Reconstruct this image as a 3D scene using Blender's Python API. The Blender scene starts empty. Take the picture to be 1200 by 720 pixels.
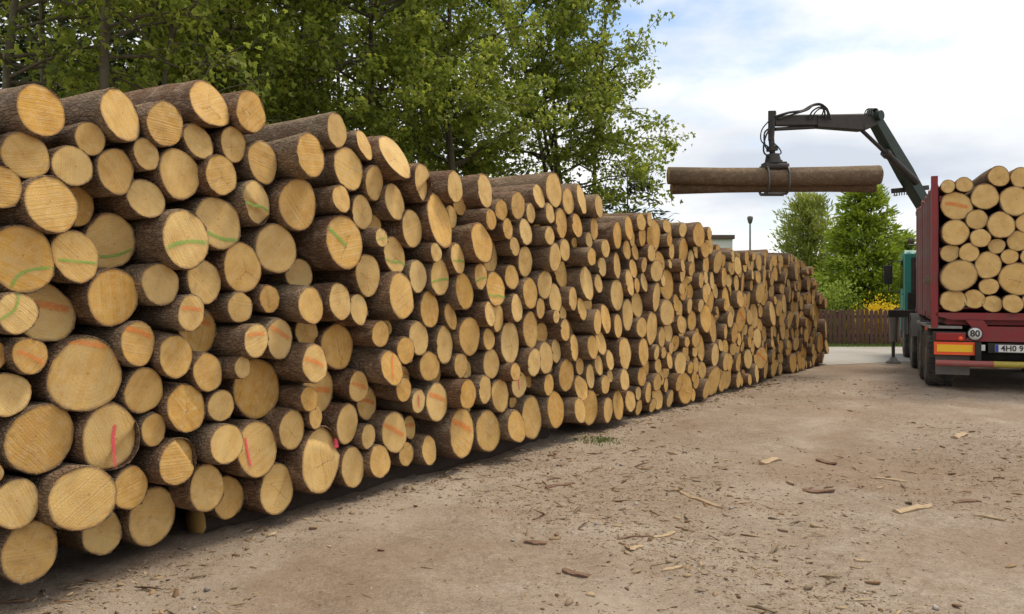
import bpy, bmesh, math, random
import numpy as np
from mathutils import Vector, Matrix, Euler

# ------------------------------------------------------------------ camera, sky, sun, exposure
scene = bpy.context.scene
col = scene.collection
CAMH, FPX, HOR = 1.5, 1000.0, 343.0          # eye height, focal length in px of a 1200 px wide frame, horizon row

cam_data = bpy.data.cameras.new('camera')
cam = bpy.data.objects.new('camera', cam_data)
col.objects.link(cam)
cam.location = (0, 0, CAMH)
cam.rotation_euler = (math.radians(90), 0, 0)
cam_data.sensor_width = 36.0
cam_data.lens = 36.0 * FPX / 1200.0
cam_data.shift_y = -(360.0 - HOR) / 1200.0
cam_data.clip_start = 0.05
cam_data.clip_end = 3000.0
scene.camera = cam

SUN = Vector((0.34, 0.30, 0.88)).normalized()
SUN_EL = math.asin(SUN.z)
SUN_AZ = math.atan2(SUN.x, SUN.y)

world = bpy.data.worlds.new('World')
scene.world = world
world.use_nodes = True
wn, wl = world.node_tree.nodes, world.node_tree.links
wn.clear()
w_out = wn.new('ShaderNodeOutputWorld')
w_sky = wn.new('ShaderNodeTexSky')
w_sky.sky_type = 'NISHITA'
w_sky.sun_disc = False
w_sky.sun_elevation = SUN_EL
w_sky.sun_rotation = SUN_AZ
w_bg = wn.new('ShaderNodeBackground')
w_bg.inputs['Strength'].default_value = 0.13
wl.new(w_sky.outputs[0], w_bg.inputs['Color'])
w_tc = wn.new('ShaderNodeTexCoord')
w_sep = wn.new('ShaderNodeSeparateXYZ')
wl.new(w_tc.outputs['Generated'], w_sep.inputs[0])
def wmath(op, a, b=None, c=None):
    n = wn.new('ShaderNodeMath'); n.operation = op
    for i, v in enumerate((a, b, c)):
        if v is None: continue
        if isinstance(v, (int, float)): n.inputs[i].default_value = v
        else: wl.new(v, n.inputs[i])
    return n.outputs[0]
w_z = wmath('ADD', wmath('MAXIMUM', w_sep.outputs[2], 0.0), 0.22)
w_px = wmath('DIVIDE', w_sep.outputs[0], w_z)
w_py = wmath('DIVIDE', w_sep.outputs[1], w_z)
w_cmb = wn.new('ShaderNodeCombineXYZ')
wl.new(w_px, w_cmb.inputs[0]); wl.new(w_py, w_cmb.inputs[1])
def wnoise(scale, detail, rough, off):
    m = wn.new('ShaderNodeMapping'); m.inputs['Location'].default_value = off
    wl.new(w_cmb.outputs[0], m.inputs[0])
    n = wn.new('ShaderNodeTexNoise')
    n.inputs['Scale'].default_value = scale; n.inputs['Detail'].default_value = detail
    n.inputs['Roughness'].default_value = rough
    wl.new(m.outputs[0], n.inputs['Vector'])
    return n.outputs['Fac']
def wramp(fac, stops):
    r = wn.new('ShaderNodeValToRGB'); wl.new(fac, r.inputs[0])
    e = r.color_ramp.elements
    while len(e) < len(stops): e.new(0.5)
    for i, (p, c) in enumerate(stops):
        e[i].position = p; e[i].color = c if len(c) == 4 else (*c, 1)
    return r.outputs[0]
w_mask = wramp(wnoise(0.80, 7, 0.55, (7.89, 15.883, 0.0)), [(0.37, (0, 0, 0)), (0.47, (1, 1, 1))])
w_shade = wramp(wnoise(1.15, 6, 0.5, (3.012, 12.781, 4.0)), [(0.34, (0.54, 0.585, 0.66)), (0.57, (0.88, 0.88, 0.875))])
w_cl = wn.new('ShaderNodeBackground'); wl.new(w_shade, w_cl.inputs['Color'])
w_cl.inputs['Strength'].default_value = 1.0
w_mix = wn.new('ShaderNodeMixShader')
wl.new(w_mask, w_mix.inputs[0]); wl.new(w_bg.outputs[0], w_mix.inputs[1]); wl.new(w_cl.outputs[0], w_mix.inputs[2])
wl.new(w_mix.outputs[0], w_out.inputs['Surface'])

sun_data = bpy.data.lights.new('sun', 'SUN')
sun_data.energy = 2.2
sun_data.angle = math.radians(16)
sun_data.color = (1.0, 0.89, 0.72)
sun = bpy.data.objects.new('sun', sun_data)
sun.rotation_euler = SUN.to_track_quat('Z', 'Y').to_euler()
sun.location = (10, -10, 30)
col.objects.link(sun)

scene.view_settings.view_transform = 'Standard'
scene.view_settings.look = 'None'
scene.view_settings.gamma = 1.0
scene.view_settings.exposure = 0.36
scene.view_settings.use_curve_mapping = False
scene.render.engine = 'CYCLES'

# ------------------------------------------------------------------ helpers
rng = np.random.default_rng(11)
random.seed(5)

def P(u, v, d):
    """world point seen in photo column u, row v at depth d"""
    return Vector(((u - 600.0) / FPX * d, d, CAMH + (HOR - v) / FPX * d))

def tag(o, label=None, cat=None, group=None, kind=None):
    if label: o['label'] = label
    if cat: o['category'] = cat
    if group: o['group'] = group
    if kind: o['kind'] = kind
    return o

def empty(name, loc=(0, 0, 0), rot=(0, 0, 0)):
    o = bpy.data.objects.new(name, None)
    o.empty_display_size = 0.1
    o.location = loc; o.rotation_euler = rot
    col.objects.link(o)
    return o

def link(name, me, mats, parent=None):
    o = bpy.data.objects.new(name, me)
    for m in (mats if isinstance(mats, (list, tuple)) else [mats]):
        if len(me.materials) < len(mats if isinstance(mats, (list, tuple)) else [mats]):
            me.materials.append(m)
    if parent: o.parent = parent
    col.objects.link(o)
    return o

def np_mesh(name, verts, faces, attrs=None, smooth=False, mat_index=None):
    """faces: list of index arrays (n,k) with different k, or one array"""
    me = bpy.data.meshes.new(name)
    if isinstance(faces, np.ndarray): faces = [faces]
    faces = [f for f in faces if len(f)]
    verts = np.asarray(verts, dtype=np.float32)
    me.vertices.add(len(verts))
    me.vertices.foreach_set('co', verts.ravel())
    lv = np.concatenate([f.ravel() for f in faces]).astype(np.int32)
    tot = np.concatenate([np.full(len(f), f.shape[1], np.int32) for f in faces])
    st = np.concatenate([[0], np.cumsum(tot)[:-1]]).astype(np.int32)
    me.loops.add(len(lv)); me.loops.foreach_set('vertex_index', lv)
    me.polygons.add(len(tot))
    me.polygons.foreach_set('loop_start', st)
    me.polygons.foreach_set('loop_total', tot)
    if smooth: me.polygons.foreach_set('use_smooth', np.ones(len(tot), bool))
    if mat_index is not None: me.polygons.foreach_set('material_index', np.asarray(mat_index, np.int32))
    for k, (typ, arr) in (attrs or {}).items():
        a = me.attributes.new(k, typ, 'POINT')
        a.data.foreach_set('vector' if typ == 'FLOAT_VECTOR' else 'color', np.asarray(arr, np.float32).ravel())
    me.update(calc_edges=True)
    return me

class MB:
    """collects shapes into one mesh"""
    def __init__(s): s.v = []; s.f = []; s.sm = []
    def add(s, vs, fs, smooth=False):
        o = len(s.v); s.v += [tuple(p) for p in vs]
        s.f += [tuple(i + o for i in f) for f in fs]; s.sm += [smooth] * len(fs)
        return s
    def box(s, c, size, bev=0.0, rot=None):
        bm = bmesh.new(); bmesh.ops.create_cube(bm, size=1.0)
        bmesh.ops.scale(bm, vec=size, verts=bm.verts)
        if bev > 0: bmesh.ops.bevel(bm, geom=bm.edges[:], offset=bev, segments=2, affect='EDGES', profile=0.6)
        M = Matrix.Translation(c) @ (rot.to_4x4() if rot else Matrix())
        bm.verts.index_update()
        s.add([M @ v.co for v in bm.verts], [[v.index for v in f.verts] for f in bm.faces])
        bm.free(); return s
    def box2(s, a, b, bev=0.0):
        a, b = Vector(a), Vector(b)
        return s.box((a + b) / 2, [abs(x) for x in (b - a)], bev)
    def beam(s, p0, p1, w, h, up=(0, 0, 1), w1=None, h1=None):
        p0, p1 = Vector(p0), Vector(p1); d = (p1 - p0).normalized()
        sd = d.cross(Vector(up)).normalized(); u2 = sd.cross(d)
        w1 = w if w1 is None else w1; h1 = h if h1 is None else h1
        vs = []
        for p, ww, hh in ((p0, w, h), (p1, w1, h1)):
            c = min(ww, hh) * 0.12
            for x, y in ((-ww/2 + c, -hh/2), (ww/2 - c, -hh/2), (ww/2, -hh/2 + c), (ww/2, hh/2 - c), (ww/2 - c, hh/2), (-ww/2 + c, hh/2), (-ww/2, hh/2 - c), (-ww/2, -hh/2 + c)):
                vs.append(p + sd * x + u2 * y)
        fs = [[i, (i + 1) % 8, 8 + (i + 1) % 8, 8 + i] for i in range(8)]
        fs += [list(range(7, -1, -1)), list(range(8, 16))]
        return s.add(vs, fs)
    def tube(s, pts, r, sides=8, cap=True):
        pts = [Vector(p) for p in pts]; n = len(pts)
        rs = r if isinstance(r, (list, tuple)) else [r] * n
        vs, fs = [], []
        ref = Vector((0.13, 0.21, 0.97))
        for i, p in enumerate(pts):
            d = (pts[min(i + 1, n - 1)] - pts[max(i - 1, 0)]).normalized()
            a = d.cross(ref)
            if a.length < 0.05: a = d.cross(Vector((1, 0, 0)))
            a.normalize(); b = d.cross(a)
            for k in range(sides):
                t = 2 * math.pi * k / sides
                vs.append(p + a * math.cos(t) * rs[i] + b * math.sin(t) * rs[i])
        for i in range(n - 1):
            for k in range(sides):
                fs.append([i * sides + k, i * sides + (k + 1) % sides, (i + 1) * sides + (k + 1) % sides, (i + 1) * sides + k])
        s.add(vs, fs, True)
        if cap:
            s.add(vs[:sides], [list(range(sides - 1, -1, -1))]); s.add(vs[-sides:], [list(range(sides))])
        return s
    def lathe(s, prof, c, axis=(1, 0, 0), sides=28):
        """prof: list of (along axis, radius)"""
        ax = Vector(axis).normalized(); a = ax.orthogonal().normalized(); b = ax.cross(a); c = Vector(c)
        vs, fs = [], []
        for (t, r) in prof:
            for k in range(sides):
                th = 2 * math.pi * k / sides
                vs.append(c + ax * t + a * math.cos(th) * r + b * math.sin(th) * r)
        for i in range(len(prof) - 1):
            for k in range(sides):
                fs.append([i * sides + k, i * sides + (k + 1) % sides, (i + 1) * sides + (k + 1) % sides, (i + 1) * sides + k])
        return s.add(vs, fs, True)
    def prism(s, poly, axis, t0, t1):
        """poly in the two other axes; axis 0/1/2"""
        def mk(p, t):
            q = [0, 0, 0]; o = [i for i in range(3) if i != axis]
            q[axis] = t; q[o[0]] = p[0]; q[o[1]] = p[1]; return q
        n = len(poly); vs = [mk(p, t0) for p in poly] + [mk(p, t1) for p in poly]
        fs = [list(range(n)), list(range(2 * n - 1, n - 1, -1))] + [[i, n + i, n + (i + 1) % n, (i + 1) % n] for i in range(n)]
        return s.add(vs, fs)
    def mesh(s, name):
        me = bpy.data.meshes.new(name)
        me.from_pydata(s.v, [], s.f)
        me.polygons.foreach_set('use_smooth', s.sm)
        bm = bmesh.new(); bm.from_mesh(me); bmesh.ops.recalc_face_normals(bm, faces=bm.faces); bm.to_mesh(me); bm.free()
        me.update(); return me
    def build(s, name, m, parent=None):
        return link(name, s.mesh(name), m, parent)

def smooth_path(pts, n=6):
    pts = [Vector(p) for p in pts]; out = []
    for i in range(len(pts) - 1):
        p0, p1, p2, p3 = pts[max(i - 1, 0)], pts[i], pts[i + 1], pts[min(i + 2, len(pts) - 1)]
        for k in range(n):
            t = k / n
            out.append(0.5 * ((2 * p1) + (p2 - p0) * t + (2 * p0 - 5 * p1 + 4 * p2 - p3) * t * t + (3 * p1 - p0 - 3 * p2 + p3) * t ** 3))
    out.append(pts[-1]); return out

# ------------------------------------------------------------------ materials
class NT:
    def __init__(s, name):
        s.m = bpy.data.materials.new(name); s.m.use_nodes = True
        s.n, s.l = s.m.node_tree.nodes, s.m.node_tree.links
        s.b = s.n['Principled BSDF']; s.out = s.n['Material Output']
    def put(s, sock, v):
        if hasattr(v, 'is_linked') or hasattr(v, 'links'): s.l.new(v, sock)
        elif isinstance(v, (tuple, list)) and len(v) == 3 and sock.type == 'RGBA': sock.default_value = (*v, 1)
        else: sock.default_value = v
    def attr(s, name, out='Vector'):
        a = s.n.new('ShaderNodeAttribute'); a.attribute_name = name; return a.outputs[out]
    def coord(s, which='Object'): return s.n.new('ShaderNodeTexCoord').outputs[which]
    def math(s, op, a, b=0.0, c=None, clamp=False):
        n = s.n.new('ShaderNodeMath'); n.operation = op; n.use_clamp = clamp
        s.put(n.inputs[0], a); s.put(n.inputs[1], b)
        if c is not None: s.put(n.inputs[2], c)
        return n.outputs[0]
    def vmath(s, op, a, b=None):
        n = s.n.new('ShaderNodeVectorMath'); n.operation = op
        s.put(n.inputs[0], a)
        if b is not None:
            if op == 'SCALE': s.put(n.inputs[3], b)
            else: s.put(n.inputs[1], b)
        return n.outputs['Value'] if op in ('LENGTH', 'DOT_PRODUCT') else n.outputs[0]
    def sep(s, v):
        n = s.n.new('ShaderNodeSeparateXYZ'); s.put(n.inputs[0], v); return n.outputs
    def comb(s, x, y, z):
        n = s.n.new('ShaderNodeCombineXYZ')
        for i, v in enumerate((x, y, z)): s.put(n.inputs[i], v)
        return n.outputs[0]
    def noise(s, vec, scale, detail=4, rough=0.55, dist=0.0, out='Fac'):
        n = s.n.new('ShaderNodeTexNoise')
        if vec is not None: s.l.new(vec, n.inputs['Vector'])
        n.inputs['Scale'].default_value = scale; n.inputs['Detail'].default_value = detail
        n.inputs['Roughness'].default_value = rough; n.inputs['Distortion'].default_value = dist
        return n.outputs[out]
    def voro(s, vec, scale, feature='F1', rand=1.0):
        n = s.n.new('ShaderNodeTexVoronoi'); n.feature = feature
        s.l.new(vec, n.inputs['Vector']); n.inputs['Scale'].default_value = scale
        n.inputs['Randomness'].default_value = rand
        return n.outputs
    def ramp(s, fac, stops, interp='LINEAR'):
        r = s.n.new('ShaderNodeValToRGB'); s.l.new(fac, r.inputs[0]); e = r.color_ramp.elements
        r.color_ramp.interpolation = interp
        while len(e) < len(stops): e.new(0.5)
        for i, (p, c) in enumerate(stops):
            if isinstance(c, (int, float)): c = (c, c, c)
            e[i].position = p; e[i].color = (*c, 1)
        return r.outputs[0]
    def mix(s, fac, a, b, mode='MIX'):
        n = s.n.new('ShaderNodeMix'); n.data_type = 'RGBA'; n.blend_type = mode; n.clamp_factor = True
        s.put(n.inputs[0], fac); s.put(n.inputs[6], a); s.put(n.inputs[7], b)
        return n.outputs[2]
    def bump(s, h, strength=0.5, dist=0.01):
        n = s.n.new('ShaderNodeBump'); n.inputs['Strength'].default_value = strength
        n.inputs['Distance'].default_value = dist; s.l.new(h, n.inputs['Height'])
        s.l.new(n.outputs[0], s.b.inputs['Normal']); return n.outputs[0]
    def set(s, color=None, rough=None, metal=None, spec=None):
        if color is not None: s.put(s.b.inputs['Base Color'], color)
        if rough is not None: s.put(s.b.inputs['Roughness'], rough)
        if metal is not None: s.put(s.b.inputs['Metallic'], metal)
        if spec is not None: s.put(s.b.inputs['Specular IOR Level'], spec)
        return s.m

def worn(name, base, dirt=(0.10, 0.085, 0.07), amount=0.5, scale=6.0, rough=0.5, metal=0.0, bump=0.15, bd=0.003):
    t = NT(name); c = t.coord('Object')
    f = t.noise(c, scale, 6, 0.65)
    f2 = t.noise(c, scale * 7, 4, 0.6)
    k = t.ramp(f, [(0.42, 0.0), (0.72, 1.0)])
    colr = t.mix(t.math('MULTIPLY', k, amount), base, dirt)
    colr = t.mix(t.math('MULTIPLY', f2, 0.35), colr, tuple(x * 0.55 for x in base))
    t.bump(f2, bump, bd)
    return t.set(colr, t.math('ADD', t.math('MULTIPLY', f, 0.3), rough - 0.12), metal)

def m_endgrain():
    t = NT('end_grain_wood')
    uv = t.attr('uvf'); tint = t.attr('tint', 'Color')
    x, y, seed = t.sep(uv)
    tr, tg, tb = t.sep(tint)
    flat = t.comb(x, y, t.math('MULTIPLY', seed, 37.0))
    rad = t.vmath('LENGTH', t.comb(x, y, 0.0))
    n1 = t.noise(flat, 1.3, 4, 0.55)
    n2 = t.noise(flat, 4.0, 5, 0.6)
    n3 = t.noise(flat, 22.0, 3, 0.6)
    # base: pale cream .. honey by the log's own tint
    base = t.mix(tr, (0.66, 0.355, 0.066), (0.77, 0.53, 0.205))
    base = t.mix(t.ramp(n1, [(0.40, 0.0), (0.62, 1.0)]), base, t.mix(tr, (0.54, 0.265, 0.042), (0.65, 0.41, 0.14)))
    base = t.mix(t.math('MULTIPLY', t.ramp(n2, [(0.46, 0.0), (0.70, 1.0)]), 0.45), base, (0.68, 0.51, 0.27))
    # annual rings round an off-centre pith
    px = t.math('ADD', x, t.math('MULTIPLY', t.math('SUBTRACT', tg, 0.5), 0.35))
    py = t.math('ADD', y, t.math('MULTIPLY', t.math('SUBTRACT', tb, 0.5), 0.35))
    pr = t.vmath('LENGTH', t.comb(px, py, 0.0))
    w = t.math('SINE', t.math('ADD', t.math('MULTIPLY', pr, 60.0), t.math('MULTIPLY', n2, 9.0)))
    ringf = t.math('MULTIPLY', t.math('ADD', t.math('MULTIPLY', w, 0.5), 0.5), 0.16)
    base = t.mix(ringf, base, (0.40, 0.23, 0.07))
    heart = t.ramp(t.math('ADD', pr, t.math('MULTIPLY', n2, 0.25)), [(0.12, 0.28), (0.72, 0.0)])
    base = t.mix(heart, base, (0.56, 0.31, 0.10))
    # saw marks: bands in a direction of the log's own
    an = t.math('MULTIPLY', seed, 6.28)
    sl = t.math('ADD', t.math('MULTIPLY', x, t.math('COSINE', an)), t.math('MULTIPLY', y, t.math('SINE', an)))
    sn = t.noise(t.comb(t.math('MULTIPLY', sl, 14.0), t.math('MULTIPLY', n1, 1.2), t.math('MULTIPLY', seed, 91.0)), 1.0, 3, 0.6)
    base = t.mix(t.math('MULTIPLY', t.ramp(sn, [(0.40, 0.0), (0.66, 1.0)]), 0.26), base, (0.74, 0.56, 0.29))
    star = t.noise(t.comb(t.math('MULTIPLY', t.math('ARCTAN2', py, px), 1.6), t.math('MULTIPLY', pr, 0.7), t.math('MULTIPLY', seed, 63.0)), 2.2, 5, 0.7)
    base = t.mix(t.math('MULTIPLY', t.ramp(star, [(0.54, 0.0), (0.70, 1.0)]), t.math('MULTIPLY', tg, 0.55)), base, (0.80, 0.64, 0.38))
    base = t.mix(t.math('MULTIPLY', t.ramp(star, [(0.28, 1.0), (0.42, 0.0)]), 0.30), base, (0.42, 0.21, 0.05))
    # drying cracks on some ends
    ang = t.math('ARCTAN2', py, px)
    tri = t.math('PINGPONG', t.math('ADD', t.math('MULTIPLY', ang, t.math('DIVIDE', t.math('ROUND', t.math('ADD', t.math('MULTIPLY', tr, 4.0), 1.0)), 6.28319)), t.math('ADD', t.math('MULTIPLY', n2, 0.6), t.math('MULTIPLY', seed, 5.0))), 0.5)
    crack = t.math('LESS_THAN', t.math('MULTIPLY', tri, pr), 0.006)
    crack = t.math('MULTIPLY', crack, t.math('GREATER_THAN', tb, 0.84))
    crack = t.math('MULTIPLY', crack, t.math('LESS_THAN', pr, t.math('ADD', t.math('MULTIPLY', n1, 0.9), 0.15)))
    base = t.mix(t.math('MULTIPLY', crack, 0.42), base, (0.16, 0.085, 0.03))
    base = t.mix(t.ramp(pr, [(0.02, 0.55), (0.045, 0.0)]), base, (0.25, 0.13, 0.05))
    # grey / blue stain and mud specks
    st = t.ramp(t.noise(flat, 2.3, 5, 0.7, 0.4), [(0.55, 0.0), (0.70, 1.0)])
    base = t.mix(t.math('MULTIPLY', t.math('MULTIPLY', st, tg), 0.42), base, (0.26, 0.19, 0.09))
    base = t.mix(t.math('MULTIPLY', t.ramp(n3, [(0.66, 0.0), (0.74, 1.0)]), 0.45), base, (0.22, 0.13, 0.06))
    base = t.mix(t.math('MULTIPLY', t.ramp(tb, [(0.06, 1.0), (0.14, 0.0)]), 0.25), base, (0.43, 0.31, 0.15))
    # inner bark line at the rim
    rim = t.ramp(t.math('ADD', rad, t.math('MULTIPLY', t.math('SUBTRACT', n2, 0.5), 0.16)), [(0.865, 0.0), (0.955, 1.0)])
    base = t.mix(t.math('MULTIPLY', rim, 0.75), base, (0.20, 0.10, 0.045))
    base = t.mix(t.math('MULTIPLY', t.math('POWER', tg, 3.0), 0.28), base, (0.40, 0.215, 0.06))
    t.bump(t.math('ADD', t.math('MULTIPLY', sn, 1.0), t.math('SUBTRACT', t.math('MULTIPLY', n3, 0.6), crack)), 0.75, 0.006)
    return t.set(base, 0.8, spec=0.2)

def m_bark():
    t = NT('pine_bark')
    v = t.attr('bk'); tint = t.attr('tint', 'Color'); tr, tg, tb = t.sep(tint)
    x, y, z = t.sep(v)
    wv = t.noise(v, 7.0, 3, 0.5, 0.0, 'Color')
    st = t.vmath('ADD', t.comb(x, y, t.math('MULTIPLY', z, 0.33)), t.vmath('SCALE', wv, 0.05))
    vd = t.voro(st, 55.0)
    vo = t.voro(st, 55.0, 'DISTANCE_TO_EDGE')
    n1 = t.noise(v, 1.7, 5, 0.6); n2 = t.noise(st, 48.0, 6, 0.7); n3 = t.noise(v, 9.0, 4, 0.6)
    grey = t.mix(n2, (0.085, 0.056, 0.036), (0.37, 0.265, 0.165))
    red = t.mix(n2, (0.062, 0.030, 0.017), (0.27, 0.15, 0.08))
    base = t.mix(t.ramp(t.math('ADD', t.math('MULTIPLY', n1, 0.7), t.math('MULTIPLY', tb, 0.35)), [(0.40, 0.0), (0.66, 1.0)]), grey, red)
    cellv = t.sep(vd['Color'])[0]
    base = t.mix(t.math('MULTIPLY', cellv, 0.25), base, (0.33, 0.25, 0.18))
    edge = t.ramp(vo['Distance'], [(0.0, 1.0), (0.12, 0.0)])
    base = t.mix(t.math('MULTIPLY', edge, 0.34), base, (0.06, 0.036, 0.025))
    pal = t.ramp(t.noise(t.comb(x, y, t.math('MULTIPLY', z, 0.6)), 11.0, 6, 0.7, 0.6), [(0.50, 0.0), (0.64, 1.0)])
    base = t.mix(t.math('MULTIPLY', pal, 0.5), base, (0.43, 0.325, 0.225))
    scr = t.ramp(n3, [(0.62, 0.0), (0.68, 1.0)])
    base = t.mix(t.math('MULTIPLY', scr, t.math('MULTIPLY', tg, 0.75)), base, (0.42, 0.25, 0.12))
    lich = t.ramp(t.noise(v, 5.0, 4, 0.6), [(0.60, 0.0), (0.72, 1.0)])
    base = t.mix(t.math('MULTIPLY', lich, 0.25), base, (0.25, 0.25, 0.17))
    h = t.math('ADD', t.math('MULTIPLY', t.ramp(vo['Distance'], [(0.0, 0.0), (0.15, 1.0)]), 0.7), t.math('MULTIPLY', n2, 0.7))
    t.bump(h, 0.85, 0.013)
    return t.set(base, 0.9, spec=0.15)

def m_paint(name, colr, dens):
    t = NT(name)
    uv = t.attr('uvf'); x, y, seed = t.sep(uv)      # x along the stroke 0..1, y across -1..1
    nz = t.noise(t.comb(t.math('MULTIPLY', x, 6.0), y, t.math('MULTIPLY', seed, 50.0)), 2.2, 5, 0.65)
    a = t.math('SUBTRACT', 1.0, t.math('POWER', t.math('ABSOLUTE', y), 2.2))
    ends = t.math('MINIMUM', t.math('MULTIPLY', x, 9.0), t.math('MULTIPLY', t.math('SUBTRACT', 1.0, x), 7.0))
    a = t.math('MULTIPLY', a, t.math('MINIMUM', ends, 1.0))
    a = t.math('MULTIPLY', a, t.ramp(nz, [(0.30, 0.25), (0.58, 1.0)]))
    a = t.math('MULTIPLY', a, dens, clamp=True)
    t.put(t.b.inputs['Alpha'], a)
    return t.set(colr, 0.7)

def m_ground():
    t = NT('yard_dirt'); c = t.coord('Object')
    big = t.noise(c, 0.22, 5, 0.6, 0.4); mid = t.noise(c, 1.1, 6, 0.65); fine = t.noise(c, 14.0, 6, 0.7); grit = t.noise(c, 85.0, 3, 0.7)
    k = t.ramp(t.math('ADD', t.math('MULTIPLY', big, 0.6), t.math('MULTIPLY', mid, 0.4)), [(0.36, 0.0), (0.62, 1.0)])
    base = t.mix(k, (0.25, 0.19, 0.137), (0.385, 0.318, 0.25))
    base = t.mix(t.math('MULTIPLY', t.ramp(fine, [(0.44, 0.0), (0.66, 1.0)]), 0.45), base, (0.155, 0.110, 0.075))
    base = t.mix(t.math('MULTIPLY', t.ramp(mid, [(0.55, 0.0), (0.70, 1.0)]), 0.5), base, (0.40, 0.35, 0.285))
    base = t.mix(t.math('MULTIPLY', t.ramp(grit, [(0.52, 0.0), (0.66, 1.0)]), 0.5), base, (0.45, 0.38, 0.30))
    base = t.mix(t.math('MULTIPLY', t.ramp(grit, [(0.34, 1.0), (0.44, 0.0)]), 0.55), base, (0.10, 0.066, 0.042))
    f5 = t.noise(c, 4.5, 6, 0.7, 0.5); f30 = t.noise(c, 34.0, 5, 0.75)
    base = t.mix(t.math('MULTIPLY', t.ramp(f5, [(0.48, 0.0), (0.68, 1.0)]), 0.38), base, (0.19, 0.13, 0.086))
    base = t.mix(t.math('MULTIPLY', t.ramp(f30, [(0.50, 0.0), (0.62, 1.0)]), 0.4), base, (0.16, 0.108, 0.072))
    base = t.mix(t.math('MULTIPLY', t.ramp(f30, [(0.33, 1.0), (0.43, 0.0)]), 0.45), base, (0.46, 0.40, 0.33))
    x, y, z = t.sep(c)
    acr = t.math('ADD', t.math('SUBTRACT', t.math('MULTIPLY', x, 0.88), t.math('MULTIPLY', y, 0.47)), t.math('MULTIPLY', t.noise(c, 0.5, 3, 0.5), 0.9))
    trk = t.math('PINGPONG', t.math('MULTIPLY', acr, 1.0), 1.0)
    trk = t.math('MULTIPLY', t.ramp(trk, [(0.55, 0.0), (0.85, 1.0)]), t.ramp(t.noise(c, 0.7, 4, 0.6), [(0.42, 0.0), (0.60, 1.0)]))
    base = t.mix(t.math('MULTIPLY', trk, 0.42), base, (0.43, 0.36, 0.29))
    # chewed-up band of bark mulch between pile and truck track: browner
    mul = t.ramp(t.noise(c, 0.45, 4, 0.6, 0.8), [(0.46, 0.0), (0.62, 1.0)])
    base = t.mix(t.math('MULTIPLY', mul, 0.42), base, (0.215, 0.135, 0.085))
    h = t.math('ADD', t.math('ADD', t.math('MULTIPLY', fine, 0.7), t.math('MULTIPLY', f30, 0.5)), t.math('MULTIPLY', grit, 0.35))
    t.bump(h, 0.9, 0.02)
    return t.set(base, 0.95, spec=0.15)

def m_tint(name, rough=0.85, spec=0.2):
    t = NT(name); tint = t.attr('tint', 'Color')
    c = t.coord('Object'); n = t.noise(c, 40.0, 4, 0.6)
    colr = t.mix(t.math('MULTIPLY', n, 0.4), tint, (0.10, 0.07, 0.045))
    return t.set(colr, rough, spec=spec)

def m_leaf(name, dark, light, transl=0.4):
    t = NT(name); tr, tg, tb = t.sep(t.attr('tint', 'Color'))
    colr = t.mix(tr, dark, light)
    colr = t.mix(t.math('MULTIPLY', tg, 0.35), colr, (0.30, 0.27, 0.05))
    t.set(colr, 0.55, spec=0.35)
    tl = t.n.new('ShaderNodeBsdfTranslucent'); t.l.new(colr, tl.inputs['Color'])
    mx = t.n.new('ShaderNodeMixShader'); mx.inputs[0].default_value = transl
    t.l.new(t.b.outputs[0], mx.inputs[1]); t.l.new(tl.outputs[0], mx.inputs[2])
    t.l.new(mx.outputs[0], t.out.inputs['Surface'])
    return t.m

def m_plain(name, colr, rough=0.6, metal=0.0, emit=None):
    t = NT(name); c = t.coord('Object'); n = t.noise(c, 18.0, 4, 0.6)
    t.set(t.mix(t.math('MULTIPLY', n, 0.3), colr, tuple(x * 0.6 for x in colr)), rough, metal)
    return t.m

M = {}
M['end'] = m_endgrain(); M['bark'] = m_bark()
M['green_paint'] = m_paint('green_marking_paint', (0.16, 0.45, 0.06), 0.72)
M['orange_paint'] = m_paint('orange_marking_paint', (0.88, 0.24, 0.04), 0.58)
M['pink_paint'] = m_paint('pink_marking_paint', (0.90, 0.08, 0.13), 1.1)
M['ground'] = m_ground()
M['chips'] = m_tint('wood_chip'); M['stone'] = m_tint('pebble')
M['trunk'] = worn('tree_bark', (0.14, 0.12, 0.075), (0.075, 0.065, 0.04), 0.8, 9.0, 0.95, 0, 0.8, 0.02)
M['leaf_maple'] = m_leaf('maple_leaf', (0.125, 0.185, 0.018), (0.43, 0.49, 0.075), 0.58)
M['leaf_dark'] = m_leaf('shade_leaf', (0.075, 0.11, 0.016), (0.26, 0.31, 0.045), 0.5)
M['leaf_spruce'] = m_leaf('spruce_needle', (0.012, 0.028, 0.009), (0.045, 0.075, 0.02), 0.15)
M['leaf_thuja'] = m_leaf('bright_conifer_needle', (0.12, 0.20, 0.015), (0.44, 0.54, 0.045), 0.3)
M['leaf_pine'] = m_leaf('pine_needle', (0.20, 0.25, 0.04), (0.46, 0.50, 0.11), 0.25)
M['leaf_bush'] = m_leaf('bush_leaf', (0.17, 0.26, 0.03), (0.42, 0.52, 0.08), 0.35)
M['flower'] = m_leaf('yellow_blossom', (0.85, 0.56, 0.01), (0.95, 0.74, 0.03), 0.3)
M['grass'] = m_leaf('grass_blade', (0.06, 0.10, 0.02), (0.15, 0.20, 0.05), 0.3)
M['red'] = worn('red_truck_paint', (0.25, 0.016, 0.020), (0.12, 0.075, 0.06), 0.6, 5.0, 0.5)
M['redwood'] = worn('weathered_red_plank', (0.23, 0.05, 0.046), (0.20, 0.16, 0.14), 1.0, 3.0, 0.8, 0, 0.4, 0.006)
M['green_metal'] = worn('dark_green_crane_paint', (0.013, 0.040, 0.028), (0.034, 0.030, 0.027), 1.0, 4.0, 0.55)
M['dark_metal'] = worn('grimy_dark_steel', (0.050, 0.045, 0.042), (0.11, 0.085, 0.065), 0.7, 7.0, 0.6, 0.3)
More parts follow.
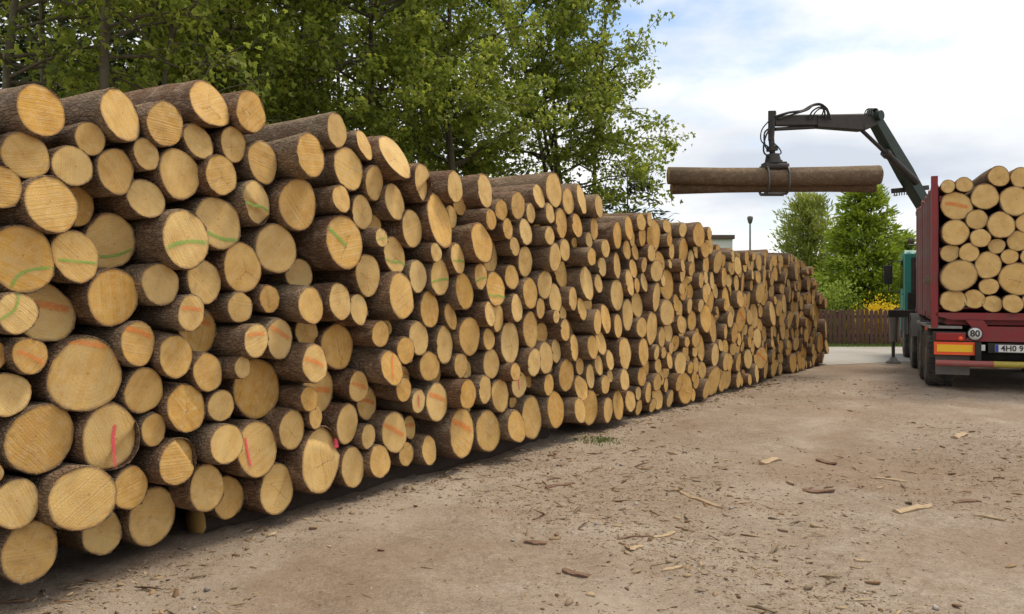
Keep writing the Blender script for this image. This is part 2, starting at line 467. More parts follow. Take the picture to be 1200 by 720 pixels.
M['steel'] = worn('worn_grey_steel', (0.16, 0.15, 0.14), (0.10, 0.075, 0.055), 0.7, 8.0, 0.5, 0.5)
M['hose'] = m_plain('black_rubber_hose', (0.018, 0.018, 0.018), 0.6)
M['tyre'] = worn('dusty_tyre_rubber', (0.045, 0.043, 0.040), (0.17, 0.145, 0.12), 0.9, 6.0, 0.85)
M['rim'] = worn('dusty_wheel_rim', (0.20, 0.17, 0.14), (0.10, 0.08, 0.06), 0.7, 9.0, 0.6, 0.3)
M['teal'] = worn('teal_cab_paint', (0.015, 0.30, 0.24), (0.12, 0.12, 0.10), 0.35, 4.0, 0.35)
M['glass'] = NT('dark_cab_glass').set((0.012, 0.015, 0.016), 0.08)
M['chassis'] = worn('grey_dusty_fender', (0.15, 0.14, 0.13), (0.22, 0.18, 0.14), 0.7, 5.0, 0.75)
M['fender_top'] = worn('pale_dusty_fender', (0.30, 0.28, 0.25), (0.20, 0.165, 0.13), 0.7, 5.0, 0.8)
M['black'] = worn('black_chassis', (0.020, 0.019, 0.018), (0.08, 0.065, 0.05), 0.6, 5.0, 0.8)
M['amber'] = m_plain('yellow_reflector', (0.95, 0.55, 0.015), 0.35)
M['orange_red'] = m_plain('orange_red_reflector', (0.95, 0.11, 0.02), 0.35)
M['lens_red'] = m_plain('red_lamp_lens', (0.32, 0.015, 0.015), 0.2)
M['white'] = m_plain('white_plate', (0.72, 0.72, 0.69), 0.5)
M['ink'] = m_plain('black_print', (0.02, 0.02, 0.02), 0.6)
M['blue'] = m_plain('blue_print', (0.02, 0.06, 0.36), 0.5)
M['bar_red'] = worn('faded_red_bumper', (0.36, 0.085, 0.075), (0.24, 0.17, 0.14), 0.6, 9.0, 0.6)
M['bar_yellow'] = worn('faded_yellow_bumper', (0.46, 0.36, 0.05), (0.24, 0.18, 0.10), 0.6, 9.0, 0.6)
M['skid_bark'] = worn('shade_darkened_bark', (0.045, 0.028, 0.019), (0.075, 0.05, 0.035), 0.8, 12.0, 0.9, 0, 0.8, 0.012)  # bark colour darkened to deepen the shadow under the pile
M['fence'] = worn('brown_fence_board', (0.115, 0.056, 0.040), (0.16, 0.10, 0.075), 0.7, 3.0, 0.85)
M['road'] = worn('pale_dusty_asphalt', (0.40, 0.375, 0.34), (0.30, 0.26, 0.215), 0.8, 0.6, 0.95, 0, 0.4, 0.01)
M['lawn'] = worn('mown_lawn', (0.10, 0.17, 0.03), (0.16, 0.19, 0.06), 0.8, 1.2, 0.95, 0, 0.6, 0.03)
M['plaster'] = worn('white_plaster', (0.74, 0.73, 0.69), (0.5, 0.47, 0.42), 0.4, 1.5, 0.9)
M['roof'] = worn('brown_roof_edge', (0.12, 0.075, 0.055), (0.08, 0.06, 0.05), 0.6, 4.0, 0.8)
M['lamp_grey'] = m_plain('galvanised_grey', (0.30, 0.30, 0.29), 0.5, 0.4)

# ------------------------------------------------------------------ ground
_hd = [(rng.uniform(0, 2 * math.pi), wl_, rng.uniform(0, 6.28), am) for wl_, am in
       [(5.2, .016), (3.4, .012), (2.1, .010), (1.3, .008), (0.8, .006), (0.52, .005), (0.34, .004), (0.23, .0035), (0.16, .0028), (0.12, .0022), (0.43, .004), (0.65, .005)]]
def hfun(x, y):
    x = np.asarray(x, float); y = np.asarray(y, float); z = np.zeros_like(x)
    for th, wv, ph, am in _hd:
        q = (x * math.cos(th) + y * math.sin(th)) * 2 * math.pi / wv + ph
        z += am * np.sin(q + 0.8 * np.sin(q * 0.37 + x * 0.9) + 0.6 * np.sin(y * 1.3 / wv + ph))
    d = np.sqrt(x * x + y * y)
    return z * np.clip((20.0 - d) / 6.0, 0, 1) * np.clip((17.2 - y) / 1.5, 0.0, 1.0)

ang = np.concatenate([np.radians(np.arange(-44, 44.01, 0.21)), np.radians(np.arange(48, 313, 5.0))])
rad = [0.7]
while rad[-1] < 22: rad.append(rad[-1] * 1.0125)
while rad[-1] < 1200: rad.append(rad[-1] * 1.28)
rad = np.array(rad)
A, R = np.meshgrid(ang, rad)
gx, gy = np.sin(A) * R, np.cos(A) * R
gz = hfun(gx, gy)
gv = np.stack([gx.ravel(), gy.ravel(), gz.ravel()], 1)
na, nr = len(ang), len(rad)
ii, jj = np.meshgrid(np.arange(nr - 1), np.arange(na), indexing='ij')
q = np.stack([ii * na + jj, ii * na + (jj + 1) % na, (ii + 1) * na + (jj + 1) % na, (ii + 1) * na + jj], -1).reshape(-1, 4)
q = q[:, ::-1]
gv = np.vstack([gv, [[0, 0, float(hfun(0.0, 0.0))]]])
tri = np.stack([np.full(na, len(gv) - 1), (np.arange(na) + 1) % na, np.arange(na)], 1)
ground = link('ground', np_mesh('ground', gv, [q, tri], smooth=True), M['ground'])
tag(ground, 'brown dirt timber yard strewn with bark and wood chips', kind='structure')

# road beyond the yard, its near edge ragged
n = 60; xs = np.linspace(-40, 70, n)
near = 17.9 + 0.022 * (xs - 8) + 0.25 * np.sin(xs * 0.9) + 0.18 * np.sin(xs * 2.3 + 1) + rng.normal(0, 0.08, n)
mb = MB()
vs = [(x, y, 0.006) for x, y in zip(xs, near)] + [(x, y + 0.25, 0.018) for x, y in zip(xs, near)] + [(x, 23.3, 0.018) for x in xs]
fs = [(i, i + 1, n + i + 1, n + i) for i in range(n - 1)] + [(n + i, n + i + 1, 2 * n + i + 1, 2 * n + i) for i in range(n - 1)]
tag(mb.add(vs, fs).build('road', M['road']), 'pale dusty road beyond the timber yard', kind='structure')
mb = MB().add([(-200, 23.1, 0.012), (200, 23.1, 0.012), (200, 700, 0.012), (-200, 700, 0.012)], [(0, 1, 2, 3)])
tag(mb.build('lawn', M['lawn']), 'green lawn behind the road', kind='structure')

# ------------------------------------------------------------------ the log pile
O = np.array([-2.34, 4.14]); AX = np.array([0.542, 0.840]); AX = AX / np.linalg.norm(AX); NN = np.array([AX[1], -AX[0]])
PHI = math.atan2(NN[0], -NN[1])
ON = float(O @ NN)
def uv_to_face(u, v, p=0.0):
    k = (u - 600) / FPX
    t = (p + ON) / (k * NN[0] + NN[1])
    a = (t * k - O[0]) * AX[0] + (t - O[1]) * AX[1]
    return a, CAMH + (HOR - v) / FPX * t, t
def face_to_world(a, z, p):
    q = O + AX * a + NN * p
    return Vector((q[0], q[1], z))
def face_to_uv(a, z, p=0.0):
    w = face_to_world(a, z, p)
    return 600 + FPX * w.x / w.y, HOR - FPX * (w.z - CAMH) / w.y, w.y

# every cut end that can be told apart in the near half: column, row, width, height, flags
# flags: g/o/p paint, R recessed, P proud, s stepped (hinge) cut, L leaning cut
ENDS = """47.5 132.5 53 60;30 179 52 53;-13 163 34 34 R;133 142 42 61;110 165.5 33 40;84 187.5 44 48;191.5 149 40 52;172 178 28 37;133 208 40 53;1 220 48 50
62.5 234 55 67 P;98 240 34 49 R;170 232 41 47;216 204 42 60;29 302 72 78 g;91 299 48 62 g;133 281 57 67 gR;212 282.5 54 70 gP;251 261 52 62 g;300 236 27 52 gs
347.5 239 42 62;321.5 289 46 60;282.5 315 43 58;244.5 328 37 51;187 331 41 49;350.5 322 31 36 R;134 350 52 68;20.5 367 43 49 gP;63.5 367 58 72 oR;162 400.5 34 53 o
28.5 417 37 43 o;-6 416 30 44 o;101 437.5 79 86 o;223 365 30 42 oP;242 389 43 52 oR;278 360 27 37;316 350.5 22 33;364.5 358 28 44 P;293 399 27 41 oP;328 398 28 48 o
360.5 388 26 36 Rs;199 419.5 37 51;239 441 33 46;285 428.5 17 27 P;305.5 455 51 70 R;366 428.5 28 46 oP;383 460 33 54 oR;362.5 468 19 30 P;369 490 15 27;340 508 28 47
307 523 43 65 p;267 520 35 48 P;259 476 29 37;216 475.5 40 58;187 500 26 38;208 539.5 40 55 Ps;171.5 454.5 41 54;131 515 65 74 ps;13 465.5 42 53;49 513 66 85
25.5 590 50 58;90 580 70 78 P;153 572 38 50;121.5 623 44 53 R;181 603 51 66 R;36 645 61 67;-12 555 30 28;239 575 38 54;272.5 581.5 33 48 R;330 567 37 61
376 540.5 43 77 ps;412 544 27 49;440 537.5 23 40;406.5 496 25 48;427 510 15.5 30;437 477 22 40 oR;457.5 503 32 47 o;480 501 13 27 oR;475.5 531.5 17 28;503 528 16 32
541.5 506 29 56 o;550 478 10 20 oR;512 471 24 46 o;491 468.5 15 28 p;545.5 458.5 19 35 P;471 459 17.5 29;418.5 451 23 37 o;457 434 24 41 oP;477 440 17 28 oR;501.5 428.5 23 37.5
518 438 15 26 R;537 425 16.5 30;546 435 14 24 R;398 406.5 37 53 R;442.5 393.5 19 32 P;452 383.5 14 21 R;475 409.5 20 33 P;493.5 390 22 41;519.5 399.5 20 44;551 396.5 24 47
398 356 24 44 P;420.5 362.5 18 37;431 323.5 28 49;404 284 41 63.5 gP;471 346 29 54 P;447 278 12 22 gP;467 295.5 25 43 g;489 323 19 39;503 361 23 42;511.5 297 13 22.5 P
517.5 327 21.5 43 g;536.5 304.5 15 38 g;545 347 22 45;531.5 364 14.5 32;479 269.5 21.5 47.5;517 263 24 62 L;530 258 12 27 R;459 243.5 22 43;438 258 22 26 R;428 241 22 42
400 233 19.5 33 P;443 217.5 18.5 43;454 190 31 54 L;410 197 33 51;430.5 172 13 36 L;395.5 155 20.5 42;363 187.5 29 53 P;304.5 190 32.5 51.5;277 173.5 27 42;253.5 203 32 50
291 132 31 51;246 130 40.5 58 L;236 164 32 41.5;496 214 18 45 s;533 220 17 38;541 240 15 24 R;565 227.5 17.5 40;588 248 14 26;607 241 16 33;633.5 233 13 28
648 225.5 17 44;668 236.5 13 32;683 236.5 9 37;698 244 9 29;622 250 10 24;645 254 10 25;658.5 264 13 36;676 265.5 12 27;695 269 8.5 26;723.5 276 9 32
737 268 9 28;573 261 12 25 P;594 269.5 12 24;616 272 15 30;626 263.5 8 21 R;647 277.5 9 22 P;667.5 293 11 27.5;676 287 7 14 R;689 281 7.5 18;710 292 7 22 P
734.5 292.5 8.5 23;561.5 285 25 48 P;581 296 15 43 R;597.5 293 12 24;615.5 307 17 37;649 307 14 34 P;658.5 300 7 17 R;652 289 7 17 R;693 302 8 22 P;707 315.5 9.5 25
723 311.5 7 31;737.5 332 8 32;599 324 16 29;559 328 16 33 g;578 339 22 40 g;606 361 13 32;621 344 17 36;639.5 330 17.5 34.5;661 327.5 15 38 R;684 331 14 43
694.5 323 8 20 R;699 340 7.5 22;723.5 345 15 37;689 349.5 10 27 R;672 352 10 29.5;652 352 16 33;633 360 10 24;661.5 364.5 7.5 18;680 369 10 28;706.5 372 10 36
694.5 379 8.5 32 P;725 383 8.5 29;735 369.5 13 36;571.5 372.5 11 30 P;583 372 12 33;622 386 16 43;636 385 14 26 R;652.5 377 6.5 16 P;662 386.5 11.5 27;669 380.5 9 26 R
574 401 13 27;597 401 22.5 48;640.5 418 16 38;626 424 15 33 P;652.5 404 11 28;673.5 406 9 32;692 408.5 13 30 P;705 402 11 29;732 414.5 13.5 38;574 425.5 19.5 34
604 436 9 21 P;609 452 17.5 32 p;621.5 448 9 16 R;641 452.5 11 25.5;667 433 17.5 39;681.5 424 9 22.5;694.5 438 9 29;702.5 427 9 26;711 427 9 25;680 450.5 14 31
700 452 6 17 R;709.5 451 7 22;717.5 444.5 5.5 16;729 447 11 26 P;568.5 457 14 34;585 461.5 21 38;573 499.5 27 50;602.5 501 21 37 P;621.5 482.5 24 52;605 475 10 17 R
648 479 20 42;680 481 12.5 29 P;696 476 19 44;712.5 478 12 30.5;722 471 12.5 35;737 471 12 25"""
logs = []      # dict: a, z, r, p, tilt, mark, step
for tok in ENDS.replace('\n', ';').split(';'):
    w = tok.split()
    if not w: continue
    u, v, ww, hh = map(float, w[:4]); fl = w[4] if len(w) > 4 else ''
    p = rng.uniform(-0.035, 0.035) + (-0.14 if 'R' in fl else 0) + (0.085 if 'P' in fl else 0)
    a, z, t = uv_to_face(u, v, p)
    vx, vy = (u - 600) / FPX, 1.0
    cs = -(vx * NN[0] + vy * NN[1]) / math.hypot(vx, vy)
    th0 = math.acos(min(1, max(0, cs))); th1 = math.acos(min(0.985, max(0.1, ww / hh)))
    tl = max(-0.34, min(0.34, th0 - th1)) if hh > 22 else 0.0
    ty = rng.normal(-0.09, 0.07) - (0.28 if 'L' in fl else 0.0)
    mk = next((c for c in 'gop' if c in fl), '')
    logs.append(dict(a=a, z=z, r=hh / 2 / FPX * t, p=p, tx=math.tan(tl) * 0.9, ty=ty, mark=mk, step='s' in fl, ann=True, uv=(u, v)))
for k, l in enumerate(logs):      # small size slack so that neighbours touch rather than cut into each other
    l['r'] *= 1.03
a0 = np.array([l['a'] for l in logs]); z0 = np.array([l['z'] for l in logs]); rr = np.array([l['r'] for l in logs])
a, z = a0.copy(), z0.copy(); rr_in = rr.copy()
for it in range(80):
    da = a[None] - a[:, None]; dz = z[None] - z[:, None]
    d = np.sqrt(da * da + dz * dz) + np.eye(len(a)) * 9
    ov = np.clip(0.985 * (rr[None] + rr[:, None]) - d, 0, None)
    a -= (0.25 * ov * da / d).sum(1); z -= (0.25 * ov * dz / d).sum(1)
    a += 0.06 * (a0 - a); z += 0.06 * (z0 - z)
for it in range(12):
    da = a[None] - a[:, None]; dz = z[None] - z[:, None]
    d = np.sqrt(da * da + dz * dz) + np.eye(len(a)) * 9
    ov = np.clip(rr[None] + rr[:, None] - d, 0, None).max(1)
    rr = np.maximum(rr - 0.3 * np.clip(ov - 0.014, 0, None), rr_in * 0.93)
for l, x, y, r in zip(logs, a, z, rr): l['a'], l['z'], l['r'] = float(x), float(max(y, r + 0.01)), float(r)
n_ann = len(logs)

# rest of the pile: circles dropped one by one up to the height profile of the photo's skyline
A_JOIN = uv_to_face(738, 343)[0]; A_END = uv_to_face(964, 343)[0]
prof = [(-20, 1), (738, 250), (770, 249), (780, 257), (805, 261), (830, 262), (838, 285), (870, 293), (900, 292), (924, 297), (938, 303), (950, 313), (958, 335), (964, 365), (970, 400)]
pa = [uv_to_face(u, v)[0] for u, v in prof]; pz = [uv_to_face(u, v)[1] for u, v in prof]
pz[0] = 2.62; pa[0] = -8
def drop(exist, alo, ahi, topf, base, count, rfun):
    """exist: list of (a,z,r)"""
    ex = list(exist); new = []
    grid = np.arange(alo, ahi, 0.018); fails = 0
    while len(new) < count and fails < 40:
        r = rfun()
        E = np.array(ex) if ex else np.zeros((0, 3))
        zc = np.full(len(grid), base + r) + np.abs(rng.normal(0, 0.01, len(grid)))
        if len(E):
            D = np.abs(grid[:, None] - E[None, :, 0]); S = E[None, :, 2] + r
            hgt = np.where(D < S, E[None, :, 1] + np.sqrt(np.clip(S * S - D * D, 0, None)), -9)
            zc = np.maximum(zc, hgt.max(1))
        ok = zc + r * 0.9 < topf(grid)
        if not ok.any(): fails += 1; continue
        zz = np.where(ok, zc, 99); i = int(np.argmin(zz))
        ex.append((grid[i], zc[i], r)); new.append((grid[i], zc[i], r))
    return new
rfun = lambda: float(np.clip(rng.lognormal(math.log(0.118), 0.30), 0.062, 0.215))
near_ex = [(l['a'], l['z'], l['r']) for l in logs if l['a'] > A_JOIN - 1.2]
far = drop(near_ex, A_JOIN - 0.05, A_END, lambda g: np.interp(g, pa, pz), 0.03, 700, rfun)
left_ex = [(l['a'], l['z'], l['r']) for l in logs if l['a'] < 1.2]
lefts = drop(left_ex, -1.5, -0.16, lambda g: np.full(len(g), 2.45), 0.06, 90, lambda: float(np.clip(rng.lognormal(math.log(0.135), 0.25), 0.08, 0.2)))
def mklog(t, p=None):
    return dict(a=t[0], z=t[1], r=t[2], p=rng.normal(0, 0.05) if p is None else p, tx=rng.normal(0, 0.09), ty=rng.normal(0, 0.08),
                mark=rng.choice(['', 'o', 'p', 'g'], p=[0.955, 0.03, 0.012, 0.003]), step=rng.random() < 0.05, ann=False)
for t in far: logs.append(mklog(t))
for t in lefts:
    l = mklog(t); u = face_to_uv(t[0], t[1])[0]; l['out'] = True; logs.append(l)
# logs set deep in the pile behind the gaps
alln = np.array([(l['a'], l['z'], l['r']) for l in logs])
deep = []
for k in range(9000):
    aa = rng.uniform(-1.4, A_JOIN); zz = rng.uniform(0.15, np.interp(aa, pa, pz) - 0.22 if aa > A_JOIN else 2.25)
    d = np.hypot(alln[:, 0] - aa, alln[:, 1] - zz) - alln[:, 2]; m = d.min()
    if m > 0.055:
        r = min(m + 0.006, 0.17); deep.append(mklog((aa, zz, r), rng.uniform(-0.5, -0.28))); deep[-1]['mark'] = ''
        alln = np.vstack([alln, [[aa, zz, r]]])

def log_arrays(l, rg, length=4.0, nseg=26, rings=8):
    """bark and cut end of one log, local x along pile, y up, z out of the pile"""
    r = l['r']; th = np.linspace(0, 2 * math.pi, nseg, endpoint=False)
    ph = rg.uniform(0, 6.28, 4); am = rg.uniform(0.0, 1.0, 4) * np.array([0.065, 0.04, 0.024, 0.014])
    pr = 1 + am[0] * np.cos(2 * th + ph[0]) + am[1] * np.cos(3 * th + ph[1]) + am[2] * np.cos(5 * th + ph[2]) + am[3] * np.cos(9 * th + ph[3])
    cx, cy = np.cos(th) * pr, np.sin(th) * pr
    L = length + rg.normal(0, 0.06); back = rg.uniform(0.86, 1.0)
    zs = np.concatenate([[0, -0.035, -0.13, -0.35], np.linspace(-0.8, -L, rings - 4)])
    V, BK = [], []; seed = rg.uniform(0, 40, 3)
    bow = rg.normal(0, 0.035, 2); butt = rg.uniform(0.05, 0.12) if rg.random() < 0.3 else 0.0
    jag = rg.normal(0, 0.007, nseg)
    # rim: inner edge, then outer edge set back a little
    def ring(rs, zl, sh):
        x = cx * rs * r; y = cy * rs * r
        z = np.full(nseg, zl) + sh * (l['tx'] * x + l['ty'] * y)
        t = -zl / L
        V.append(np.stack([x + bow[0] * 4 * t * (1 - t), y + bow[1] * 4 * t * (1 - t), z], 1)); BK.append(np.stack([x + seed[0], y + seed[1], z + seed[2]], 1))
    ring(0.955, 0.0, 1.0); ring(0.985, -0.002, 1.0); V[-1][:, 2] += jag; 
    for i, zl in enumerate(zs):
        t = -zl / L
        nz = 1 + rg.normal(0, 0.014, nseg) if i > 0 else 1.0
        flare = 1 + (1 - back) * (-t) - butt * (1 - math.exp(zl / 0.22))
        ring(flare * nz, zl - 0.008, max(0.0, 1 - t * 12))
        if i == 0: V[-1][:, 2] += jag
    nrg = len(V)
    i, j = np.meshgrid(np.arange(nrg - 1), np.arange(nseg), indexing='ij')
    F = np.stack([i * nseg + j, (i + 1) * nseg + j, (i + 1) * nseg + (j + 1) % nseg, i * nseg + (j + 1) % nseg], -1).reshape(-1, 4)
    V = np.concatenate(V); BK = np.concatenate(BK)
    V = np.vstack([V, [[0, 0, -L - 0.005]]]); BK = np.vstack([BK, [[0, 0, 0]]])
    c = len(V) - 1; b = (nrg - 1) * nseg
    C = np.stack([np.full(nseg, c), b + (np.arange(nseg) + 1) % nseg, b + np.arange(nseg)], 1)
    # cut end
    nr2 = 7; ev, eu = [[0, 0, 0]], [[0, 0, 0]]
    for k in range(1, nr2 + 1):
        q = 0.962 * k / nr2
        x, y = cx * q * r, cy * q * r
        ev += np.stack([x, y, np.zeros(nseg)], 1).tolist(); eu += np.stack([np.cos(th) * q, np.sin(th) * q, np.zeros(nseg)], 1).tolist()
    ev, eu = np.array(ev), np.array(eu)
    nx, ny = ev[:, 0] / r, ev[:, 1] / r
    dz = 0.0025 * np.sin(nx * 5 + seed[0]) * np.sin(ny * 4 + seed[1])
    if l['step']:
        al = rg.uniform(0, 6.28); cc = rg.uniform(0.05, 0.45)
        l['stepdir'] = (al, cc); dz = dz - np.clip((nx * math.cos(al) + ny * math.sin(al) - cc) * 6, 0, 1) * rg.uniform(0.02, 0.045)
    dz[-nseg:] = np.minimum(dz[-nseg:], 0.001)
    ev[:, 2] = l['tx'] * ev[:, 0] + l['ty'] * ev[:, 1] + dz + 0.001
    sd = rg.random(); eu[:, 2] = sd
    i, j = np.meshgrid(np.arange(nr2 - 1), np.arange(nseg), indexing='ij')
    EF = np.stack([1 + i * nseg + j, 1 + (i + 1) * nseg + j, 1 + (i + 1) * nseg + (j + 1) % nseg, 1 + i * nseg + (j + 1) % nseg], -1).reshape(-1, 4)
    ET = np.stack([np.zeros(nseg, int), 1 + np.arange(nseg), 1 + (np.arange(nseg) + 1) % nseg], 1)
    tint = np.array([np.clip(rg.beta(1.0, 1.0) , 0, 1), rg.random(), rg.random(), 1.0])
    return dict(V=V, BK=BK, F=F, C=C, EV=ev, EU=eu, EF=EF, ET=ET, tint=tint)

def stroke_mesh(l, pts, width, rg, seed=None):
    pts = [np.array(p, float) for p in pts]
    fine = smooth_path([(p[0], p[1], 0) for p in pts], 6)
    V, U = [], []; n = len(fine); sd = rg.random()
    for i, p in enumerate(fine):
        d = (fine[min(i + 1, n - 1)] - fine[max(i - 1, 0)]).normalized(); s = Vector((-d.y, d.x, 0))
        for k in (-1, 0, 1):
            q = p + s * width * k
            if math.hypot(q.x, q.y) > 0.96: q = q * (0.96 / math.hypot(q.x, q.y))
            x, y = q.x * l['r'], q.y * l['r']
            V.append((x, y, l['tx'] * x + l['ty'] * y + 0.0062)); U.append((i / (n - 1), k, sd))
    F = [[3 * i + k, 3 * i + k + 1, 3 * i + k + 4, 3 * i + k + 3] for i in range(n - 1) for k in (0, 1)]
    return np_mesh('paint_mark', np.array(V), np.array(F), {'uvf': ('FLOAT_VECTOR', np.array(U))})

def stroke_for(mk, rg):
    if mk == 'g':
        y = rg.uniform(-0.45, -0.05); k = rg.uniform(-0.25, 0.25)
        return [(-0.9, y - k), (-0.3, y + 0.02), (0.3, y + 0.08 + k * 0.3), (0.9, y + k)], 0.085
    if mk == 'o':
        t = rg.uniform(-0.6, 0.15); y = rg.uniform(-0.1, 0.5); x = rg.uniform(-0.1, 0.1)
        return [(x - 0.75, y - t * 0.7), (x, y + 0.05), (x + 0.75, y + t * 0.7)], 0.15
    y = rg.uniform(-0.1, 0.25); x = rg.uniform(-0.25, 0.2)
    return [(x, y + 0.5), (x + 0.03, y), (x + 0.05, y - 0.65)], 0.075
SPECIAL = {(29, 302): ([(-0.35, -0.85), (-0.15, -0.50), (0.25, -0.30), (0.92, -0.22)], 0.06),
           (91, 299): ([(-0.8, -0.16), (0, -0.2), (0.9, -0.25)], 0.07), (133, 281): ([(-0.7, -0.5), (0.1, -0.5), (0.9, -0.2)], 0.07),
           (212, 282.5): ([(-0.88, -0.36), (-0.3, -0.14), (0.2, -0.06), (0.95, -0.08)], 0.085), (251, 261): ([(-0.6, -0.35), (0.1, -0.6), (0.75, -0.6)], 0.09),
           (101, 437.5): ([(-0.45, 0.93), (0.0, 0.85), (0.62, 0.72)], 0.09), (131, 515): ([(0.12, 0.42), (0.05, -0.1), (0.10, -0.95)], 0.065),
           (307, 523): ([(-0.55, 0.5), (-0.5, 0.0), (-0.42, -0.55)], 0.065), (20.5, 367): ([(-0.9, -0.3), (-0.2, 0.1), (0.05, 0.7), (0.0, 0.95)], 0.08),
           (404, 284): ([(-0.85, 0.5), (-0.2, 0.05), (0.1, -0.15)], 0.10), (457, 434): ([(0.3, 0.85), (0.0, 0.0), (-0.15, -0.7)], 0.12),
           (376, 540.5): ([(0.80, 0.52), (0.78, 0.38), (0.80, 0.22)], 0.15)}

ORD1 = ['', 'first', 'second', 'third', 'fourth', 'fifth', 'sixth', 'seventh', 'eighth', 'ninth', 'tenth', 'eleventh', 'twelfth', 'thirteenth', 'fourteenth', 'fifteenth', 'sixteenth', 'seventeenth', 'eighteenth', 'nineteenth']
def ordw(n):
    if n < 20: return ORD1[n]
    tens = {2: 'twent', 3: 'thirt', 4: 'fort', 5: 'fift', 6: 'sixt'}[n // 10]
    return tens + 'ieth' if n % 10 == 0 else tens + 'y-' + ORD1[n % 10]

# the logs that show largest are individuals, the rest one mass
for l in logs + deep:
    u, v, t = face_to_uv(l['a'], l['z'], l['p']); l['u'], l['v'], l['px'] = u, v, l['r'] / t
individual = [l for l in logs if l['ann']]
extra = sorted([l for l in logs if not l['ann'] and not l.get('out')], key=lambda l: -l['px'])[:300 - 28 - n_ann]
individual += extra
ind_ids = {id(l) for l in individual}
mass = [l for l in logs if id(l) not in ind_ids] + deep

tops = []
for l in individual:
    if l['z'] > 1.55 and not any(m is not l and abs(m['a'] - l['a']) < max(m['r'], l['r']) * 0.75 and m['z'] > l['z'] for m in logs):
        tops.append(l)
tops.sort(key=lambda l: l['u'])
cols = {}
for l in individual:
    if any(l is t for t in tops): continue
    k = min(range(len(tops)), key=lambda i: abs(tops[i]['u'] - l['u']))
    cols.setdefault(k, []).append(l)
PN = {'g': 'green', 'o': 'orange', 'p': 'pink', '': ''}
def size_word(l): return 'thin' if l['r'] < 0.10 else ('thick' if l['r'] > 0.165 else 'medium')
for k, t in enumerate(tops):
    t['label'] = f"{size_word(t)} log lying on top of the pile, {ordw(k + 1)} top log from the left"
    for i, l in enumerate(sorted(cols.get(k, []), key=lambda q: q['v'])):
        pm = f" with {PN[l['mark']]} paint" if l['mark'] else ''
        l['label'] = f"{size_word(l)} log{pm}, {ordw(i + 2)} down beneath the {ordw(k + 1)} top log from left"

def build_log(l, rg, loc, rot, label, group, length=4.0, barkmat='bark'):
    A_ = log_arrays(l, rg, length)
    if 'tb' in l: A_['tint'][2] = l['tb']
    if 'tr' in l: A_['tint'][0] = l['tr']; A_['tint'][1] *= 0.5
    if l['mark'] and l.get('ann'): A_['tint'][1] *= 0.5
    e = empty('log', loc, rot)
    nb = len(A_['V'])
    bm_ = np_mesh('bark', A_['V'], [A_['F'], A_['C']], {'bk': ('FLOAT_VECTOR', A_['BK']), 'uvf': ('FLOAT_VECTOR', np.zeros((nb, 3))), 'tint': ('FLOAT_COLOR', np.tile(A_['tint'], (nb, 1)))},
                  True, [0] * len(A_['F']) + [1] * len(A_['C']))
    link('bark', bm_, [M[barkmat], M['end']], e)
    em = np_mesh('cut_end', A_['EV'], [A_['EF'], A_['ET']], {'uvf': ('FLOAT_VECTOR', A_['EU']), 'tint': ('FLOAT_COLOR', np.tile(A_['tint'], (len(A_['EV']), 1)))}, False)
    link('cut_end', em, [M['end']], e)
    if l['mark']:
        pts, wd = SPECIAL.get(l.get('uv'), None) or stroke_for(l['mark'], rg)
        link('paint_mark', stroke_mesh(l, pts, wd, rg), [M[PN[l['mark']] + '_paint']], e)
    tag(e, label, 'log', group)
    return e

for l in individual:
    build_log(l, rng, face_to_world(l['a'], l['z'], l['p']), (math.radians(90) + rng.normal(0, 0.008), 0, PHI + rng.normal(0, 0.010)), l['label'], 'logs in the long pile')
def build_mass(ls, name, label):
    acc = {k: [] for k in ('V', 'BK', 'U', 'T')}; F4, F3, I4, I3 = [], [], [], []; off = 0
    Rm = np.array(Euler((math.radians(90), 0, PHI)).to_matrix())
    for l in ls:
        A_ = log_arrays(l, rng, 4.0, 20, 6)
        w = np.array(face_to_world(l['a'], l['z'], l['p']))
        for V, BK, U, Q, T3, mi in ((A_['V'], A_['BK'], np.zeros_like(A_['V']), A_['F'], A_['C'], 0), (A_['EV'], np.zeros_like(A_['EV']), A_['EU'], A_['EF'], A_['ET'], 1)):
            acc['V'].append(V @ Rm.T + w); acc['BK'].append(BK); acc['U'].append(U); acc['T'].append(np.tile(A_['tint'], (len(V), 1)))
            F4.append(Q + off); F3.append(T3 + off); I4.append(np.full(len(Q), mi)); I3.append(np.full(len(T3), 1)); off += len(V)
    me = np_mesh(name, np.concatenate(acc['V']), [np.concatenate(F4), np.concatenate(F3)],
                 {'bk': ('FLOAT_VECTOR', np.concatenate(acc['BK'])), 'uvf': ('FLOAT_VECTOR', np.concatenate(acc['U'])), 'tint': ('FLOAT_COLOR', np.concatenate(acc['T']))},
                 True, np.concatenate(I4 + I3))
    o = link(name, me, [M['bark'], M['end']]); tag(o, label, 'logs', kind='stuff'); return o
build_mass(mass, 'log_pile_remainder', 'far stretch of the long log pile and logs deep inside it')

# skid logs under the pile, lying along it
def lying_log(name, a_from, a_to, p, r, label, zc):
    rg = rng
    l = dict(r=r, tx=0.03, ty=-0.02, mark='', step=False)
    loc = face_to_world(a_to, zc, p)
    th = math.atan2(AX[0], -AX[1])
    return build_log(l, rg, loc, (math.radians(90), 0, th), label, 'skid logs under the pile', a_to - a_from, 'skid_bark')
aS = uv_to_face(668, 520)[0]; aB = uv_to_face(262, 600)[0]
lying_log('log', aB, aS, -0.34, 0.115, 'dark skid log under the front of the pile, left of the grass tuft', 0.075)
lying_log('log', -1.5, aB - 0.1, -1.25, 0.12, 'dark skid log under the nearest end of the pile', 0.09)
lying_log('log', aS + 0.25, aS + 5.2, -0.8, 0.085, 'dark skid log on the ground under the middle of the pile', 0.05)

